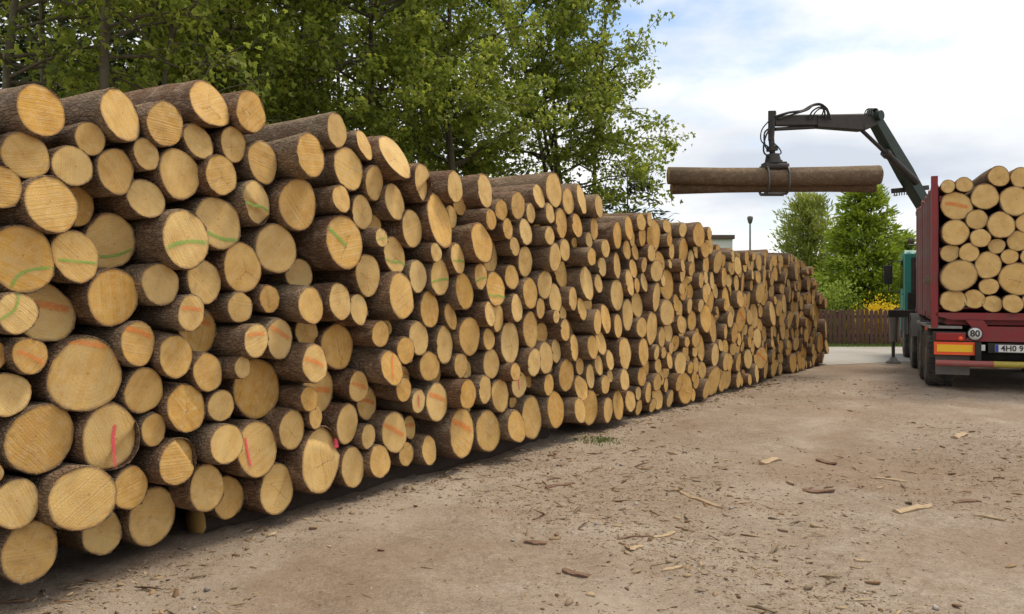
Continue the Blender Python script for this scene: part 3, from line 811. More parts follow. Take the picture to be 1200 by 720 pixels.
# ------------------------------------------------------------------ log truck
TRUCK = Vector((6.45, 13.2, 0)); HD = Vector((0.371, 0.928, 0)).normalized(); RT = Vector((HD.y, -HD.x, 0))
TROT = math.atan2(RT.y, RT.x)
def tw(l, s, z): return TRUCK + RT * l + HD * s + Vector((0, 0, z))
truck = empty('log_truck', TRUCK, (0, 0, TROT))
tag(truck, 'red timber truck with teal cab and loader crane, standing at the right', 'truck')

# floor and frame
bed = MB().box2((0.24, 0.13, 1.0), (2.28, 4.85, 1.10), 0.01).prism([(0.10, 1.19), (0.10, 1.14), (0.30, 1.085), (2.22, 1.085), (2.42, 1.14), (2.42, 1.19)], 1, 0.0, 0.12)
bed.box2((0.10, 2.3, 1.10), (2.42, 2.44, 1.19), 0.01).box2((0.10, 4.6, 1.10), (2.42, 4.74, 1.19), 0.01)
bed.build('bed', M['red'], truck)
ch = MB()
for l in (0.80, 1.60): ch.box2((l, 0.15, 0.68), (l + 0.12, 7.6, 0.96), 0.01)
for s in (0.66, 1.98, 4.15, 7.0): ch.tube([(0.35, s, 0.5), (2.15, s, 0.5)], 0.085, 10)
for s in (1.0, 2.6, 3.4, 5.3): ch.box2((0.8, s, 0.70), (1.72, s + 0.1, 0.90))
ch.box2((1.85, 2.4, 0.45), (2.40, 3.5, 0.93), 0.04)
ch.box2((0.25, 2.45, 0.50), (0.62, 3.3, 0.90), 0.04)
ch.build('chassis', M['black'], truck)
# side walls
def plank_variants():
    out = []
    for k in range(5):
        h = 2.05 + 0.03 * k
        out.append(MB().prism([(0, 0), (0.235, 0), (0.235, h - 0.02 * (k % 3)), (0.12, h + 0.012 * (k % 2)), (0, h - 0.015 * ((k + 1) % 3))], 0, 0, 0.032).mesh('plank'))
    return out
PLK = plank_variants()
for li, lx in ((0, 0.115), (1, 2.395)):
    wall = MB()
    for z in (1.30, 2.1, 2.9): wall.box2((lx + (0.035 if li == 0 else -0.035), 0.05, z), (lx + (0.075 if li == 0 else -0.075), 4.85, z + 0.09))
    wl_o = wall.build('side_wall', M['red'], truck)
    for k in range(19):
        pl = PLK[rng.integers(0, 5)]
        o = link('plank', pl, M['redwood'], wl_o); o.location = (lx + rng.uniform(-0.006, 0.006) - (0.0 if li == 0 else 0.0), 0.12 + k * 0.247, 1.08 + rng.uniform(-0.02, 0.02))
for lx in (0.035, 2.40):
    for s in (0.0, 2.3, 4.75):
        if s > 0 and lx < 1: continue
        st = MB().prism([(lx, s), (lx + 0.09, s), (lx + 0.09, s + 0.12), (lx, s + 0.12)], 2, 0.96, 3.30 if s == 0 else 3.22)
        st.build('stake', M['red'], truck)
hb = MB()
for k in range(7): hb.box2((0.2 + k * 0.34, 4.93, 1.0), (0.27 + k * 0.34, 4.99, 3.15), 0.01)
for z in (1.02, 2.05, 3.1): hb.box2((0.12, 4.915, z), (2.42, 5.005, z + 0.09), 0.01)
hb.build('headboard', M['dark_metal'], truck)
# rear beam, bumper, lamps, plate
rb = MB().prism([(0.47, 0.76), (0.56, 0.84), (0.58, 0.98), (0.50, 1.08), (0.74, 1.08), (0.80, 0.985), (1.72, 0.985), (1.78, 1.08), (2.02, 1.08), (1.94, 0.98), (1.96, 0.84), (2.05, 0.76)], 1, -0.03, 0.09)
rb.build('rear_beam', M['red'], truck)
MB().tube([(0.08, -0.12, 0.425), (0.86, -0.12, 0.425)], 0.047, 14).build('bumper_bar', M['bar_red'], truck)
MB().tube([(0.862, -0.12, 0.425), (1.60, -0.12, 0.425)], 0.0475, 14).build('bumper_bar', M['bar_yellow'], truck)
MB().tube([(1.602, -0.12, 0.425), (2.44, -0.12, 0.425)], 0.047, 14).build('bumper_bar', M['bar_red'], truck)
bs = MB()
for l in (0.62, 1.82): bs.box2((l, -0.13, 0.44), (l + 0.08, -0.05, 0.75)).beam((l + 0.04, -0.06, 0.62), (l + 0.04, 0.5, 0.75), 0.06, 0.06)
bs.build('bumper_bracket', M['black'], truck)
for l0 in (0.065, 1.885):
    lp = MB().box2((l0 - 0.01, -0.06, 0.545), (l0 + 0.585, 0.05, 0.752), 0.006).box2((l0 - 0.008, -0.058, 0.754), (l0 + 0.44, 0.05, 0.90), 0.006).build('lamp_panel', M['dark_metal'], truck)
    MB().box2((l0, -0.072, 0.55), (l0 + 0.565, -0.062, 0.745)).build('reflector_frame', M['orange_red'], lp)
    MB().box2((l0 + 0.04, -0.080, 0.595), (l0 + 0.525, -0.074, 0.705)).build('reflector', M['amber'], lp)
    MB().box2((l0 + 0.02, -0.095, 0.765), (l0 + 0.42, -0.062, 0.885), 0.012).build('tail_light', M['lens_red'], lp)
    MB().lathe([(0, 0.035), (0.012, 0.03), (0.018, 0.0001)], (l0 + 0.36, -0.096, 0.80), (0, -1, 0), 12).build('lamp_lens', M['orange_red'], lp)
    MB().box2((l0 + 0.03, 0.06, 0.235), (l0 + 0.50, 0.08, 0.545)).build('mud_flap', M['chassis'], truck)
sgn = MB().lathe([(0, 0.0001), (0, 0.105), (0.006, 0.105), (0.006, 0.0001)], (0.625, -0.046, 0.875), (0, -1, 0), 24).build('speed_sign', M['white'], truck)
def text_mesh(body, size, name, mat, parent, loc, bold=0.012):
    cu = bpy.data.curves.new('t', 'FONT'); cu.body = body; cu.size = size; cu.align_x = 'CENTER'; cu.align_y = 'CENTER'; cu.extrude = 0.0015; cu.offset = bold * size
    cu.resolution_u = 3
    o = bpy.data.objects.new('t', cu); col.objects.link(o)
    bpy.context.view_layer.update()
    me = bpy.data.meshes.new_from_object(o.evaluated_get(bpy.context.evaluated_depsgraph_get()))
    bpy.data.objects.remove(o)
    me.transform(Matrix.Rotation(math.radians(90), 4, 'X'))
    me.name = name
    ob = link(name, me, mat, parent); ob.location = loc; return ob
text_mesh('80', 0.135, 'lettering', M['ink'], sgn, (0.625, -0.0545, 0.875), 0.03)
rg_ = MB().lathe([(0, 0.094), (0, 0.105), (0.003, 0.105), (0.003, 0.094)], (0.625, -0.0525, 0.875), (0, -1, 0), 24).build('rim_line', M['ink'], sgn)
pl = MB().box2((0.89, -0.055, 0.605), (1.41, -0.045, 0.715), 0.003).build('licence_plate', M['white'], truck)
MB().box2((0.892, -0.058, 0.607), (0.936, -0.0555, 0.713)).build('blue_band', M['blue'], pl)
text_mesh('4H0 914', 0.118, 'lettering', M['ink'], pl, (1.175, -0.0575, 0.66), 0.02)
ph_ = MB().box2((0.80, -0.045, 0.59), (1.47, -0.02, 0.735), 0.004).build('plate_holder', M['black'], truck)
MB().box2((0.675, -0.06, 0.62), (0.76, -0.02, 0.71), 0.006).build('white_lamp', M['white'], truck)
# wheels
def tyre_prof(w):
    h = w / 2
    return [(-h + .02, 0.29), (-h, 0.33), (-h - .012, 0.40), (-h, 0.465), (-h + .03, 0.495), (-h * .5, 0.502), (0, 0.504), (h * .5, 0.502), (h - .03, 0.495), (h, 0.465), (h + .012, 0.40), (h, 0.33), (h - .02, 0.29)]
def wheel(l, s, w, outward):
    t = MB().lathe(tyre_prof(w), (l, s, 0.5), (1, 0, 0), 36)
    nb = 40
    for k in range(nb):      # tread blocks
        th = 2 * math.pi * k / nb
        for off in (-0.33, 0.0, 0.33):
            c = (l + off * w, s + math.cos(th + off) * 0.503, 0.5 + math.sin(th + off) * 0.503)
            t.box(c, (w * 0.26, 0.05, 0.016), 0, Matrix.Rotation(th + off + math.pi / 2, 3, 'X'))
    o = t.build('wheel', M['tyre'], truck)
    x = w / 2 * outward
    rm = MB().lathe([(x - outward * .02, 0.30), (x - outward * .005, 0.285), (x - outward * 0.05, 0.26), (x - outward * 0.11, 0.24), (x - outward * 0.11, 0.14), (x - outward * 0.02, 0.13), (x - outward * 0.0, 0.09), (x - outward * 0.0, 0.0001)], (l, s, 0.5), (1, 0, 0), 28)
    for k in range(10):
        th = 2 * math.pi * k / 10
        rm.tube([(l + x - outward * .12, s + math.cos(th) * .19, .5 + math.sin(th) * .19), (l + x - outward * .075, s + math.cos(th) * .19, .5 + math.sin(th) * .19)], 0.016, 6)
    rm.build('rim', M['rim'], o)
for s in (0.66, 1.98): wheel(0.19, s, 0.385, -1); wheel(2.33, s, 0.385, 1)
wheel(0.14, 4.15, 0.30, -1); wheel(0.46, 4.15, 0.28, 1); wheel(2.38, 4.15, 0.30, 1); wheel(2.06, 4.15, 0.28, -1)
wheel(0.15, 7.0, 0.32, -1); wheel(2.37, 7.0, 0.32, 1)
def fender(l0, l1, s, r, a0_, a1_, name='fender'):
    m = MB(); n = 14; vs, fs = [], []
    for i in range(n + 1):
        th = math.radians(a0_ + (a1_ - a0_) * i / n)
        for rr_ in (r, r + 0.02):
            for l in (l0, l1): vs.append((l, s + math.cos(th) * rr_, 0.5 + math.sin(th) * rr_))
    for i in range(n):
        b = 4 * i; fs += [(b, b + 1, b + 5, b + 4), (b + 2, b + 6, b + 7, b + 3), (b, b + 4, b + 6, b + 2), (b + 1, b + 3, b + 7, b + 5)]
    fs += [(0, 2, 3, 1), (4 * n, 4 * n + 1, 4 * n + 3, 4 * n + 2)]
    m.add(vs, fs).build(name, M['chassis'], truck)
for l0, l1 in ((-0.03, 0.62), (1.90, 2.55)):
    fender(l0, l1, 4.15, 0.57, 15, 165); fender(l0, l1 - 0.15 if l0 < 1 else l1, 7.0, 0.60, 8, 172)
for l0, l1 in ((0.0, 0.42), (2.10, 2.52)):
    MB().box2((l0, 0.02, 0.945), (l1 + (0.04 if l0 < 1 else 0), 2.75, 0.985), 0.004).build('fender', M['fender_top'], truck)
MB().box2((-0.02, 0.42, 0.905), (0.03, 0.47, 0.955), 0.01).build('marker_lamp', M['orange_red'], truck)
# cab
cabm = MB()
side = [(6.15, 0.95), (6.15, 2.36), (6.25, 2.44), (7.75, 2.40), (7.98, 2.25), (8.16, 1.55), (8.18, 0.60), (7.65, 0.60), (7.60, 0.95), (7.40, 1.13), (6.60, 1.13), (6.40, 0.95)]
cabm.prism(side, 0, -0.03, 2.53)
cab = cabm.build('cab', M['teal'], truck)
for lx in (-0.036, 2.524):
    MB().prism([(6.75, 1.58), (6.75, 2.26), (7.66, 2.26), (7.86, 2.10), (7.98, 1.60)], 0, lx, lx + 0.012).build('window', M['glass'], cab)
    dr = MB()
    for (s0, z0_, s1, z1) in ((6.62, 1.15, 6.64, 2.34), (7.98, 1.2, 8.0, 1.6)): dr.box2((lx - 0.002, s0, z0_), (lx + 0.014, s1, z1))
    dr.box2((lx - 0.008, 6.72, 1.44), (lx + 0.02, 6.9, 1.48)); dr.build('door_seam', M['black'], cab)
MB().box2((0.10, 6.138, 1.50), (2.40, 6.149, 2.28), 0.004).build('rear_panel', M['dark_metal'], cab)
MB().box2((0.28, 6.128, 1.62), (0.86, 6.137, 2.18), 0.003).build('window', M['glass'], cab)
MB().box2((1.62, 6.128, 1.62), (2.2, 6.137, 2.18), 0.003).build('window', M['glass'], cab)
ws = MB(); ws.add([(0.10, 8.152, 1.62), (2.40, 8.152, 1.62), (2.40, 7.992, 2.26), (0.10, 7.992, 2.26), (0.10, 8.170, 1.62), (2.40, 8.170, 1.62), (2.40, 8.010, 2.26), (0.10, 8.010, 2.26)],
       [(0, 1, 2, 3), (4, 7, 6, 5), (0, 4, 5, 1), (2, 6, 7, 3), (0, 3, 7, 4), (1, 5, 6, 2)]); ws.build('windscreen', M['glass'], cab)
gr = MB()
for k in range(5): gr.box2((0.5, 8.185, 0.95 + k * 0.11), (2.0, 8.215, 1.01 + k * 0.11), 0.008)
gr.build('grille', M['black'], cab)
MB().box2((-0.04, 8.05, 0.38), (2.54, 8.28, 0.72), 0.05).build('front_bumper', M['chassis'], cab)
for lx in (0.18, 2.02): MB().box2((lx, 8.27, 0.50), (lx + 0.30, 8.29, 0.65), 0.008).build('headlight', M['white'], cab)
for lx, sg in ((-0.03, -1), (2.53, 1)):
    mr = MB().tube([(lx, 8.0, 2.25), (lx + sg * 0.26, 8.05, 2.25), (lx + sg * 0.26, 8.05, 1.55), (lx, 8.0, 1.50)], 0.015, 6)
    mo = mr.build('mirror_arm', M['black'], cab)
    MB().box((lx + sg * 0.27, 8.04, 1.93), (0.20, 0.09, 0.46), 0.03).build('mirror', M['black'], mo)
rl = MB().tube([(0.05, 6.35, 2.56), (2.45, 6.35, 2.56)], 0.016, 6)
for k in range(5): rl.tube([(0.12 + k * 0.57, 6.35, 2.42), (0.12 + k * 0.57, 6.35, 2.56)], 0.012, 6)
rl.build('roof_bar', M['steel'], cab)
for k in range(4):
    MB().lathe([(0, 0.0001), (0, 0.05), (0.06, 0.065), (0.13, 0.07), (0.13, 0.0001)], (0.10 + k * 0.17, 6.28, 2.64), (0, -1, 0), 12).build('roof_lamp', M['steel'], cab)
MB().box2((0.02, 5.95, 0.55), (0.30, 6.35, 1.5), 0.03).build('air_intake', M['black'], cab)
MB().tube(smooth_path([(0.45, 6.06, 0.9), (0.45, 6.06, 2.0), (0.45, 6.04, 2.45), (0.45, 5.95, 2.55)]), 0.06, 10).build('exhaust', M['dark_metal'], cab)
MB().tube([(0.30, 5.0, 0.72), (0.30, 5.85, 0.72)], 0.26, 18).build('fuel_tank', M['chassis'], truck)
# stabiliser legs
def stabiliser(l, sg):
    m = MB().box2((l - 0.10 * sg, 5.04, 0.98), (l + 0.75 * sg, 5.24, 1.13), 0.01)
    o = m.build('stabiliser', M['black'], truck)
    MB().tube([(l, 5.14, 1.12), (l, 5.14, 1.0), (l, 5.14, 0.46)], [0.10, 0.10, 0.062], 12).build('leg', M['chassis'], o)
    MB().tube([(l, 5.14, 0.46), (l, 5.14, 0.13)], 0.035, 10).build('rod', M['dark_metal'], o)
    MB().lathe([(0, 0.15), (0.025, 0.15), (0.06, 0.09), (0.12, 0.06), (0.14, 0.0001)], (l, 5.14, 0.004), (0, 0, 1), 16).build('foot', M['chassis'], o)
stabiliser(-0.30, 1); stabiliser(2.84, -1)

# crane, in truck coordinates
Minv = (Matrix.Translation(TRUCK) @ Matrix.Rotation(TROT, 4, 'Z')).inverted()
def T(p): return Minv @ Vector(p)
base = Vector((0.42, 5.45, 0))
crane = MB().box2((0.25, 5.15, 0.95), (2.25, 5.75, 1.12), 0.02).lathe([(1.1, 0.26), (1.25, 0.26), (1.3, 0.19), (2.9, 0.15), (3.05, 0.19), (3.05, 0.0001)], base, (0, 0, 1), 20)
crane = crane.build('loader_crane', M['green_metal'], truck)
root_w = tw(0.42, 5.45, 3.12)
kn = P(1023, 137, 17.0); tip = P(906, 143, 16.0)
rt = T(root_w); knl = T(kn); tipl = T(tip)
upv = (0, 0, 1)
bd = (knl - rt).normalized()
mbm = MB().beam(rt - bd * 0.15, rt.lerp(knl, 0.45), 0.22, 0.25, upv, 0.23, 0.34).beam(rt.lerp(knl, 0.45), knl + bd * 0.10, 0.23, 0.34, upv, 0.19, 0.25)
sdv = bd.cross(Vector((0, 0, 1))).normalized()
mbm.tube([knl - sdv * 0.19, knl + sdv * 0.19], 0.10, 14).tube([rt - sdv * 0.22, rt + sdv * 0.22], 0.11, 14)
mbm.build('main_boom', M['green_metal'], crane)
od = (tipl - knl).normalized(); mid = knl.lerp(tipl, 0.60)
lo = Vector((0, 0, -0.12))
MB().beam(knl + lo * 0.6 - od * 0.06, knl.lerp(tipl, 0.14) + lo * 0.9, 0.18, 0.20, upv, 0.20, 0.34).beam(knl.lerp(tipl, 0.14) + lo * 0.9, mid + lo * 0.3, 0.20, 0.34, upv, 0.18, 0.25).build('outer_boom', M['dark_metal'], crane)
MB().beam(mid + lo * 0.2 - od * 0.3, tipl + Vector((0, 0, 0.02)), 0.16, 0.22, upv, 0.14, 0.20).tube([mid + lo * 1.2, tipl + Vector((0, 0, -0.14)) - od * 0.05], 0.035, 10).build('boom_extension', M['dark_metal'], crane)
c0 = T(P(1010, 153, 16.85)); c1 = T(P(1074, 214, 17.6))
cm_ = c0.lerp(c1, 0.42)
MB().tube([c0, cm_], 0.04, 10).tube([cm_, c1], 0.075, 12).tube([cm_ - (c1 - c0).normalized() * 0.03, cm_ + (c1 - c0).normalized() * 0.08], 0.095, 12).build('hydraulic_cylinder', M['dark_metal'], crane)
s0 = T(P(1046, 224, 17.7)); s1 = T(P(1087, 220, 18.1))
sb = MB().beam(s0, s1, 0.08, 0.10)
for k in range(7):
    q = s0.lerp(s1, 0.05 + k * 0.07); sb.tube([q, q + Vector((0, 0, -0.11))], 0.012, 6)
sb.build('valve_arm', M['dark_metal'], crane)
# link, rotator, hoses
lk_top = P(905, 134, 15.98); rot_c = P(906, 192, 15.95)
MB().beam(T(P(905, 131, 15.98)), T(P(903.5, 165, 15.97)), 0.16, 0.14, (1, 0, 0), 0.10, 0.10).tube([T(P(904, 163, 15.97)), T(P(905.5, 186, 15.95))], 0.055, 10).tube([T(P(904.5, 172, 15.96)), T(P(905, 177, 15.96))], 0.11, 12).tube([T(P(905.5, 181, 15.95)), T(P(906, 192, 15.95))], [0.12, 0.16], 14).build('link', M['dark_metal'], crane)
def hose(pts, r=0.016): MB().tube(smooth_path([T(P(*p)) for p in pts], 6), r, 7).build('hose', M['hose'], crane)
hose([(903, 150, 15.9), (896, 156, 15.85), (897, 172, 15.85), (905, 178, 15.87)])
hose([(905, 146, 15.9), (897, 161, 15.85), (895, 178, 15.84), (902, 184, 15.86)])
hose([(903, 140, 15.9), (893, 152, 15.84), (892, 165, 15.83), (900, 172, 15.85)], 0.012)
hose([(907, 168, 15.86), (913, 174, 15.85), (915, 180, 15.86), (906, 183, 15.87)], 0.012)
hose([(908, 137, 15.9), (925, 132, 15.95), (940, 130, 16.1), (951, 124, 16.2), (960, 122, 16.25), (968, 127, 16.3), (971, 133, 16.35), (974, 141, 16.35)], 0.024)
hose([(912, 140, 15.92), (930, 134, 16.0), (946, 129, 16.12), (953, 124, 16.2), (962, 123.5, 16.27), (966, 130, 16.3), (967, 138, 16.32)], 0.018)
hose([(948, 140, 16.2), (951, 132, 16.22), (957, 127, 16.25), (963, 126, 16.27), (969, 130, 16.3), (971, 140, 16.33)], 0.016)
hose([(952, 141, 16.24), (954, 134, 16.22), (960, 128, 16.25), (965, 129, 16.28), (962, 138, 16.3)], 0.013)
for k in range(4):
    hose([(1013 + 2.5 * k, 139, 16.8 + k * 0.03), (1014 + 2.4 * k, 131 - k * 0.3, 16.8), (1018 + 2.4 * k, 127.5, 16.85), (1023 + 1.9 * k, 129, 16.95), (1025 + 1.6 * k, 136, 17.0)], 0.012)
# grapple on the held logs: crown, two pairs of curved tines joined by a tip bar
gc = P(907, 197, 16.02)
gb = MB().box(T(P(907, 194, 16.02)), (0.40, 0.34, 0.10), 0.02, Matrix.Rotation(-TROT, 3, 'Z')).tube([T(gc + Vector((-0.21, -0.19, 0.0))), T(gc + Vector((0.21, -0.19, 0.0)))], 0.06, 12).tube([T(gc + Vector((-0.21, 0.19, 0.0))), T(gc + Vector((0.21, 0.19, 0.0)))], 0.06, 12)
gb.box(T(gc + Vector((0, 0, 0.09))), (0.26, 0.26, 0.10), 0.03, Matrix.Rotation(-TROT, 3, 'Z'))
gb = gb.build('grapple', M['dark_metal'], crane)
for sg in (-1, 1):
    for xo in (-0.19, 0.19):
        pts = [gc + Vector((xo, sg * 0.19, 0.02)), gc + Vector((xo, sg * 0.30, -0.10)), gc + Vector((xo, sg * 0.335, -0.25)), gc + Vector((xo, sg * 0.31, -0.38)), gc + Vector((xo, sg * 0.20, -0.475)), gc + Vector((xo, sg * 0.06, -0.49))]
        pts = [T(p) for p in smooth_path(pts, 4)]
        t_ = MB()
        for i in range(len(pts) - 1): t_.beam(pts[i], pts[i + 1] + (pts[i + 1] - pts[i]) * 0.15, 0.03, 0.05)
        t_.build('grapple_tine', M['steel'], crane)
    MB().tube([T(gc + Vector((-0.21, sg * 0.10, -0.49))), T(gc + Vector((0.21, sg * 0.10, -0.49)))], 0.03, 8).build('tip_bar', M['steel'], crane)

# logs in the grapple
def held(u0, v0, d0, u1, v1, d1, r, label):
    p0, p1 = P(u0, v0, d0), P(u1, v1, d1); dv = (p1 - p0)
    l = dict(r=r, tx=0.05, ty=-0.06, mark='', step=False, tb=0.0)
    q = dv.normalized().to_track_quat('Z', 'Y')
    return build_log(l, rng, p1, q.to_euler(), label, 'logs in the grapple', dv.length)
held(787, 206, 16.0, 1031, 205, 15.95, 0.185, 'upper of the two logs hanging in the crane grapple')
held(786, 220, 16.22, 1024, 217, 16.2, 0.15, 'lower of the two logs hanging in the crane grapple')

# load
LOAD = [(107, 118, 30), (182, 118, 35), (338, 72, 45), (437, 82, 45), (140, 205, 65), (275, 160, 58), (400, 180, 65), (235, 260, 45), (337, 288, 58), (450, 268, 46), (150, 320, 58), (250, 350, 42), (412, 350, 45),
        (325, 383, 35), (110, 405, 40), (195, 412, 42), (392, 425, 35), (145, 508, 73), (272, 465, 58), (404, 515, 74), (288, 548, 40), (115, 612, 53), (218, 614, 44), (305, 622, 40), (388, 615, 42), (470, 420, 40), (470, 612, 42)]
cl = []
for x, y, r in LOAD:
    k = (1080 + x / 3.79 - 600) / FPX; v = 190 + y / 3.79
    l_ = (13.2 * k - 6.45) / (0.928 + 0.371 * k); dd = 13.2 - 0.371 * l_
    cl.append([l_, CAMH + (HOR - v) * dd / FPX, r / 3.79 * dd / FPX, (x, y) == (140, 205), True])
C_ = np.array([c[:3] for c in cl]); C0 = C_.copy()
for it in range(60):
    da = C_[None, :, 0] - C_[:, None, 0]; dz = C_[None, :, 1] - C_[:, None, 1]; d = np.hypot(da, dz) + np.eye(len(C_)) * 9
    ov = np.clip(C_[None, :, 2] + C_[:, None, 2] - d, 0, None)
    C_[:, 0] -= (0.25 * ov * da / d).sum(1); C_[:, 1] -= (0.25 * ov * dz / d).sum(1)
    C_[:, :2] += 0.05 * (C0[:, :2] - C_[:, :2])
    C_[:, 0] = np.maximum(C_[:, 0], 0.155 + C_[:, 2]); C_[:, 1] = np.maximum(C_[:, 1], 1.192 + C_[:, 2])
more = drop([tuple(c) for c in C_], 1.55, 2.27, lambda g: 3.35 - 0.25 * np.clip(g - 1.7, 0, 1), 1.19, 40, lambda: float(rng.uniform(0.09, 0.17)))
loads = [dict(a=c[0], z=c[1], r=c[2], p=rng.uniform(-0.05, 0.06), tx=rng.normal(0, .05), ty=rng.normal(0, .05), mark='o' if cl[i][3] else '', step=False, vis=True, tr=rng.uniform(0.7, 1.0)) for i, c in enumerate(C_)]
loads += [dict(a=c[0], z=c[1], r=c[2], p=rng.uniform(-0.05, 0.06), tx=rng.normal(0, .05), ty=rng.normal(0, .05), mark='', step=False, vis=False) for c in more if c[0] + c[2] < 2.36 and c[0] > 1.5]
bott = sorted([l for l in loads if l['z'] - l['r'] < 1.30], key=lambda l: l['a'])
cc = {}
for l in loads:
    if any(l is b for b in bott): continue
    cc.setdefault(min(range(len(bott)), key=lambda i: abs(bott[i]['a'] - l['a'])), []).append(l)
for k, b in enumerate(bott):
    b['label'] = f"{size_word(b)} log in the truck's bottom layer, {ordw(k + 1)} from the red stake"
    for i, l in enumerate(sorted(cc.get(k, []), key=lambda q: q['z'])):
        l['label'] = f"{size_word(l)} log{' with orange stripe' if l['mark'] else ''} on the truck, {ordw(i + 1)} up above the {ordw(k + 1)} bottom log"
for l in loads:
    w = tw(l['a'], -l['p'] - 0.02, l['z'])
    e = build_log(l, rng, w, (math.radians(90), 0, TROT), l['label'], 'logs loaded on the truck', 4.3)

# ------------------------------------------------------------------ fence, lamp, house
fx0, fx1, fy = 6.2, 15.5, 24.0
fence = empty('picket_fence', ((fx0 + fx1) / 2, fy, 0))
tag(fence, 'brown wooden picket fence across the road, behind the end of the pile', 'fence')
pk = [MB().prism([(-0.05, 0.05), (0.05, 0.05), (0.05, h), (0.0, h + 0.04), (-0.05, h)], 1, -0.012, 0.012).mesh('picket') for h in (0.98, 0.995, 1.01)]
hw = (fx1 - fx0) / 2
nP = int((fx1 - fx0) / 0.128)
for k in range(nP):
    o = link('picket', pk[int(rng.integers(0, 3))], M['fence'], fence)
    o.location = (-hw + 0.06 + k * 0.128, -0.025, rng.uniform(-0.012, 0.012)); o.rotation_euler = (0, rng.normal(0, 0.008), 0)
for z in (0.25, 0.78): MB().box2((-hw, -0.010, z), (hw, 0.035, z + 0.09)).build('rail', M['fence'], fence)
for k in range(5): MB().box2((-hw + k * (2 * hw - 0.1) / 4, 0.037, 0), (-hw + 0.1 + k * (2 * hw - 0.1) / 4, 0.135, 1.06), 0.006).build('post', M['fence'], fence)

lp0 = P(879, 343, 36); lamp = empty('street_lamp', (lp0.x, lp0.y, 0))
tag(lamp, 'slender grey street lamp rising behind the far end of the pile', 'street lamp')
MB().tube([(0, 0, 0), (0, 0, 2), (0, 0, 4.45)], [0.07, 0.055, 0.038], 10).build('pole', M['lamp_grey'], lamp)
MB().lathe([(0, 0.05), (0.06, 0.085), (0.22, 0.125), (0.30, 0.11), (0.33, 0.03), (0.33, 0.0001)], (0, 0, 4.40), (0, 0, 1), 14).build('lamp_head', M['steel'], lamp)

hx1 = P(858.5, 300, 42).x; house = empty('white_house', (hx1 - 2.6, 45, 0))
tag(house, 'small white flat-roofed house showing above the far end of the pile', 'house')
MB().box2((-2.6, -3, 0), (2.6, 4, 4.12)).build('wall', M['plaster'], house)
MB().box2((-2.75, -3.15, 4.123), (2.68, 4.15, 4.33), 0.02).build('roof', M['roof'], house)
for x in (-1.6, 0.6):
    wv = MB().box2((x, -3.02, 1.3), (x + 1.0, -3.003, 2.5)).build('window', M['white'], house)
    MB().box2((x + 0.07, -3.03, 1.37), (x + 0.93, -3.023, 2.43)).build('pane', M['glass'], wv)

# ------------------------------------------------------------------ vegetation
def leaf_mesh(name, pos, dr, L, W, tint, lobes=1, fold=0.25):
    n = len(pos); V, T_ = [], []
    dr = dr / np.linalg.norm(dr, axis=1)[:, None]
    ref = rng.normal(0, 1, (n, 3)); ref[:, 2] += 0.8
    sd = np.cross(dr, ref); sd /= np.linalg.norm(sd, axis=1)[:, None] + 1e-9
    nm = np.cross(sd, dr)
    for k in range(lobes):
        an = (0, 0.95, -0.95)[k]; sc = (1.0, 0.78, 0.78)[k]
        d2 = dr * math.cos(an) + sd * math.sin(an); s2 = sd * math.cos(an) - dr * math.sin(an)
        d2 = d2 - nm * (0.12 if k else 0.0)
        l_, w_ = (L * sc)[:, None], (W * sc)[:, None]
        q = np.stack([pos, pos + d2 * l_ * 0.5 + s2 * w_ * 0.5 + nm * w_ * fold, pos + d2 * l_, pos + d2 * l_ * 0.5 - s2 * w_ * 0.5 + nm * w_ * fold], 1)
        V.append(q.reshape(-1, 3)); T_.append(np.repeat(tint, 4, axis=0))
    V = np.concatenate(V); T_ = np.concatenate(T_)
    F = np.arange(len(V)).reshape(-1, 4)
    return np_mesh(name, V, F, {'tint': ('FLOAT_COLOR', T_)})
def tints(n, clump, spread=0.25, yellow=0.3):
    t = np.ones((n, 4)); t[:, 0] = np.clip(clump + rng.normal(0, spread, n), 0, 1); t[:, 1] = np.clip(rng.normal(0.2, yellow, n), 0, 1); t[:, 2] = rng.random(n)
    return t

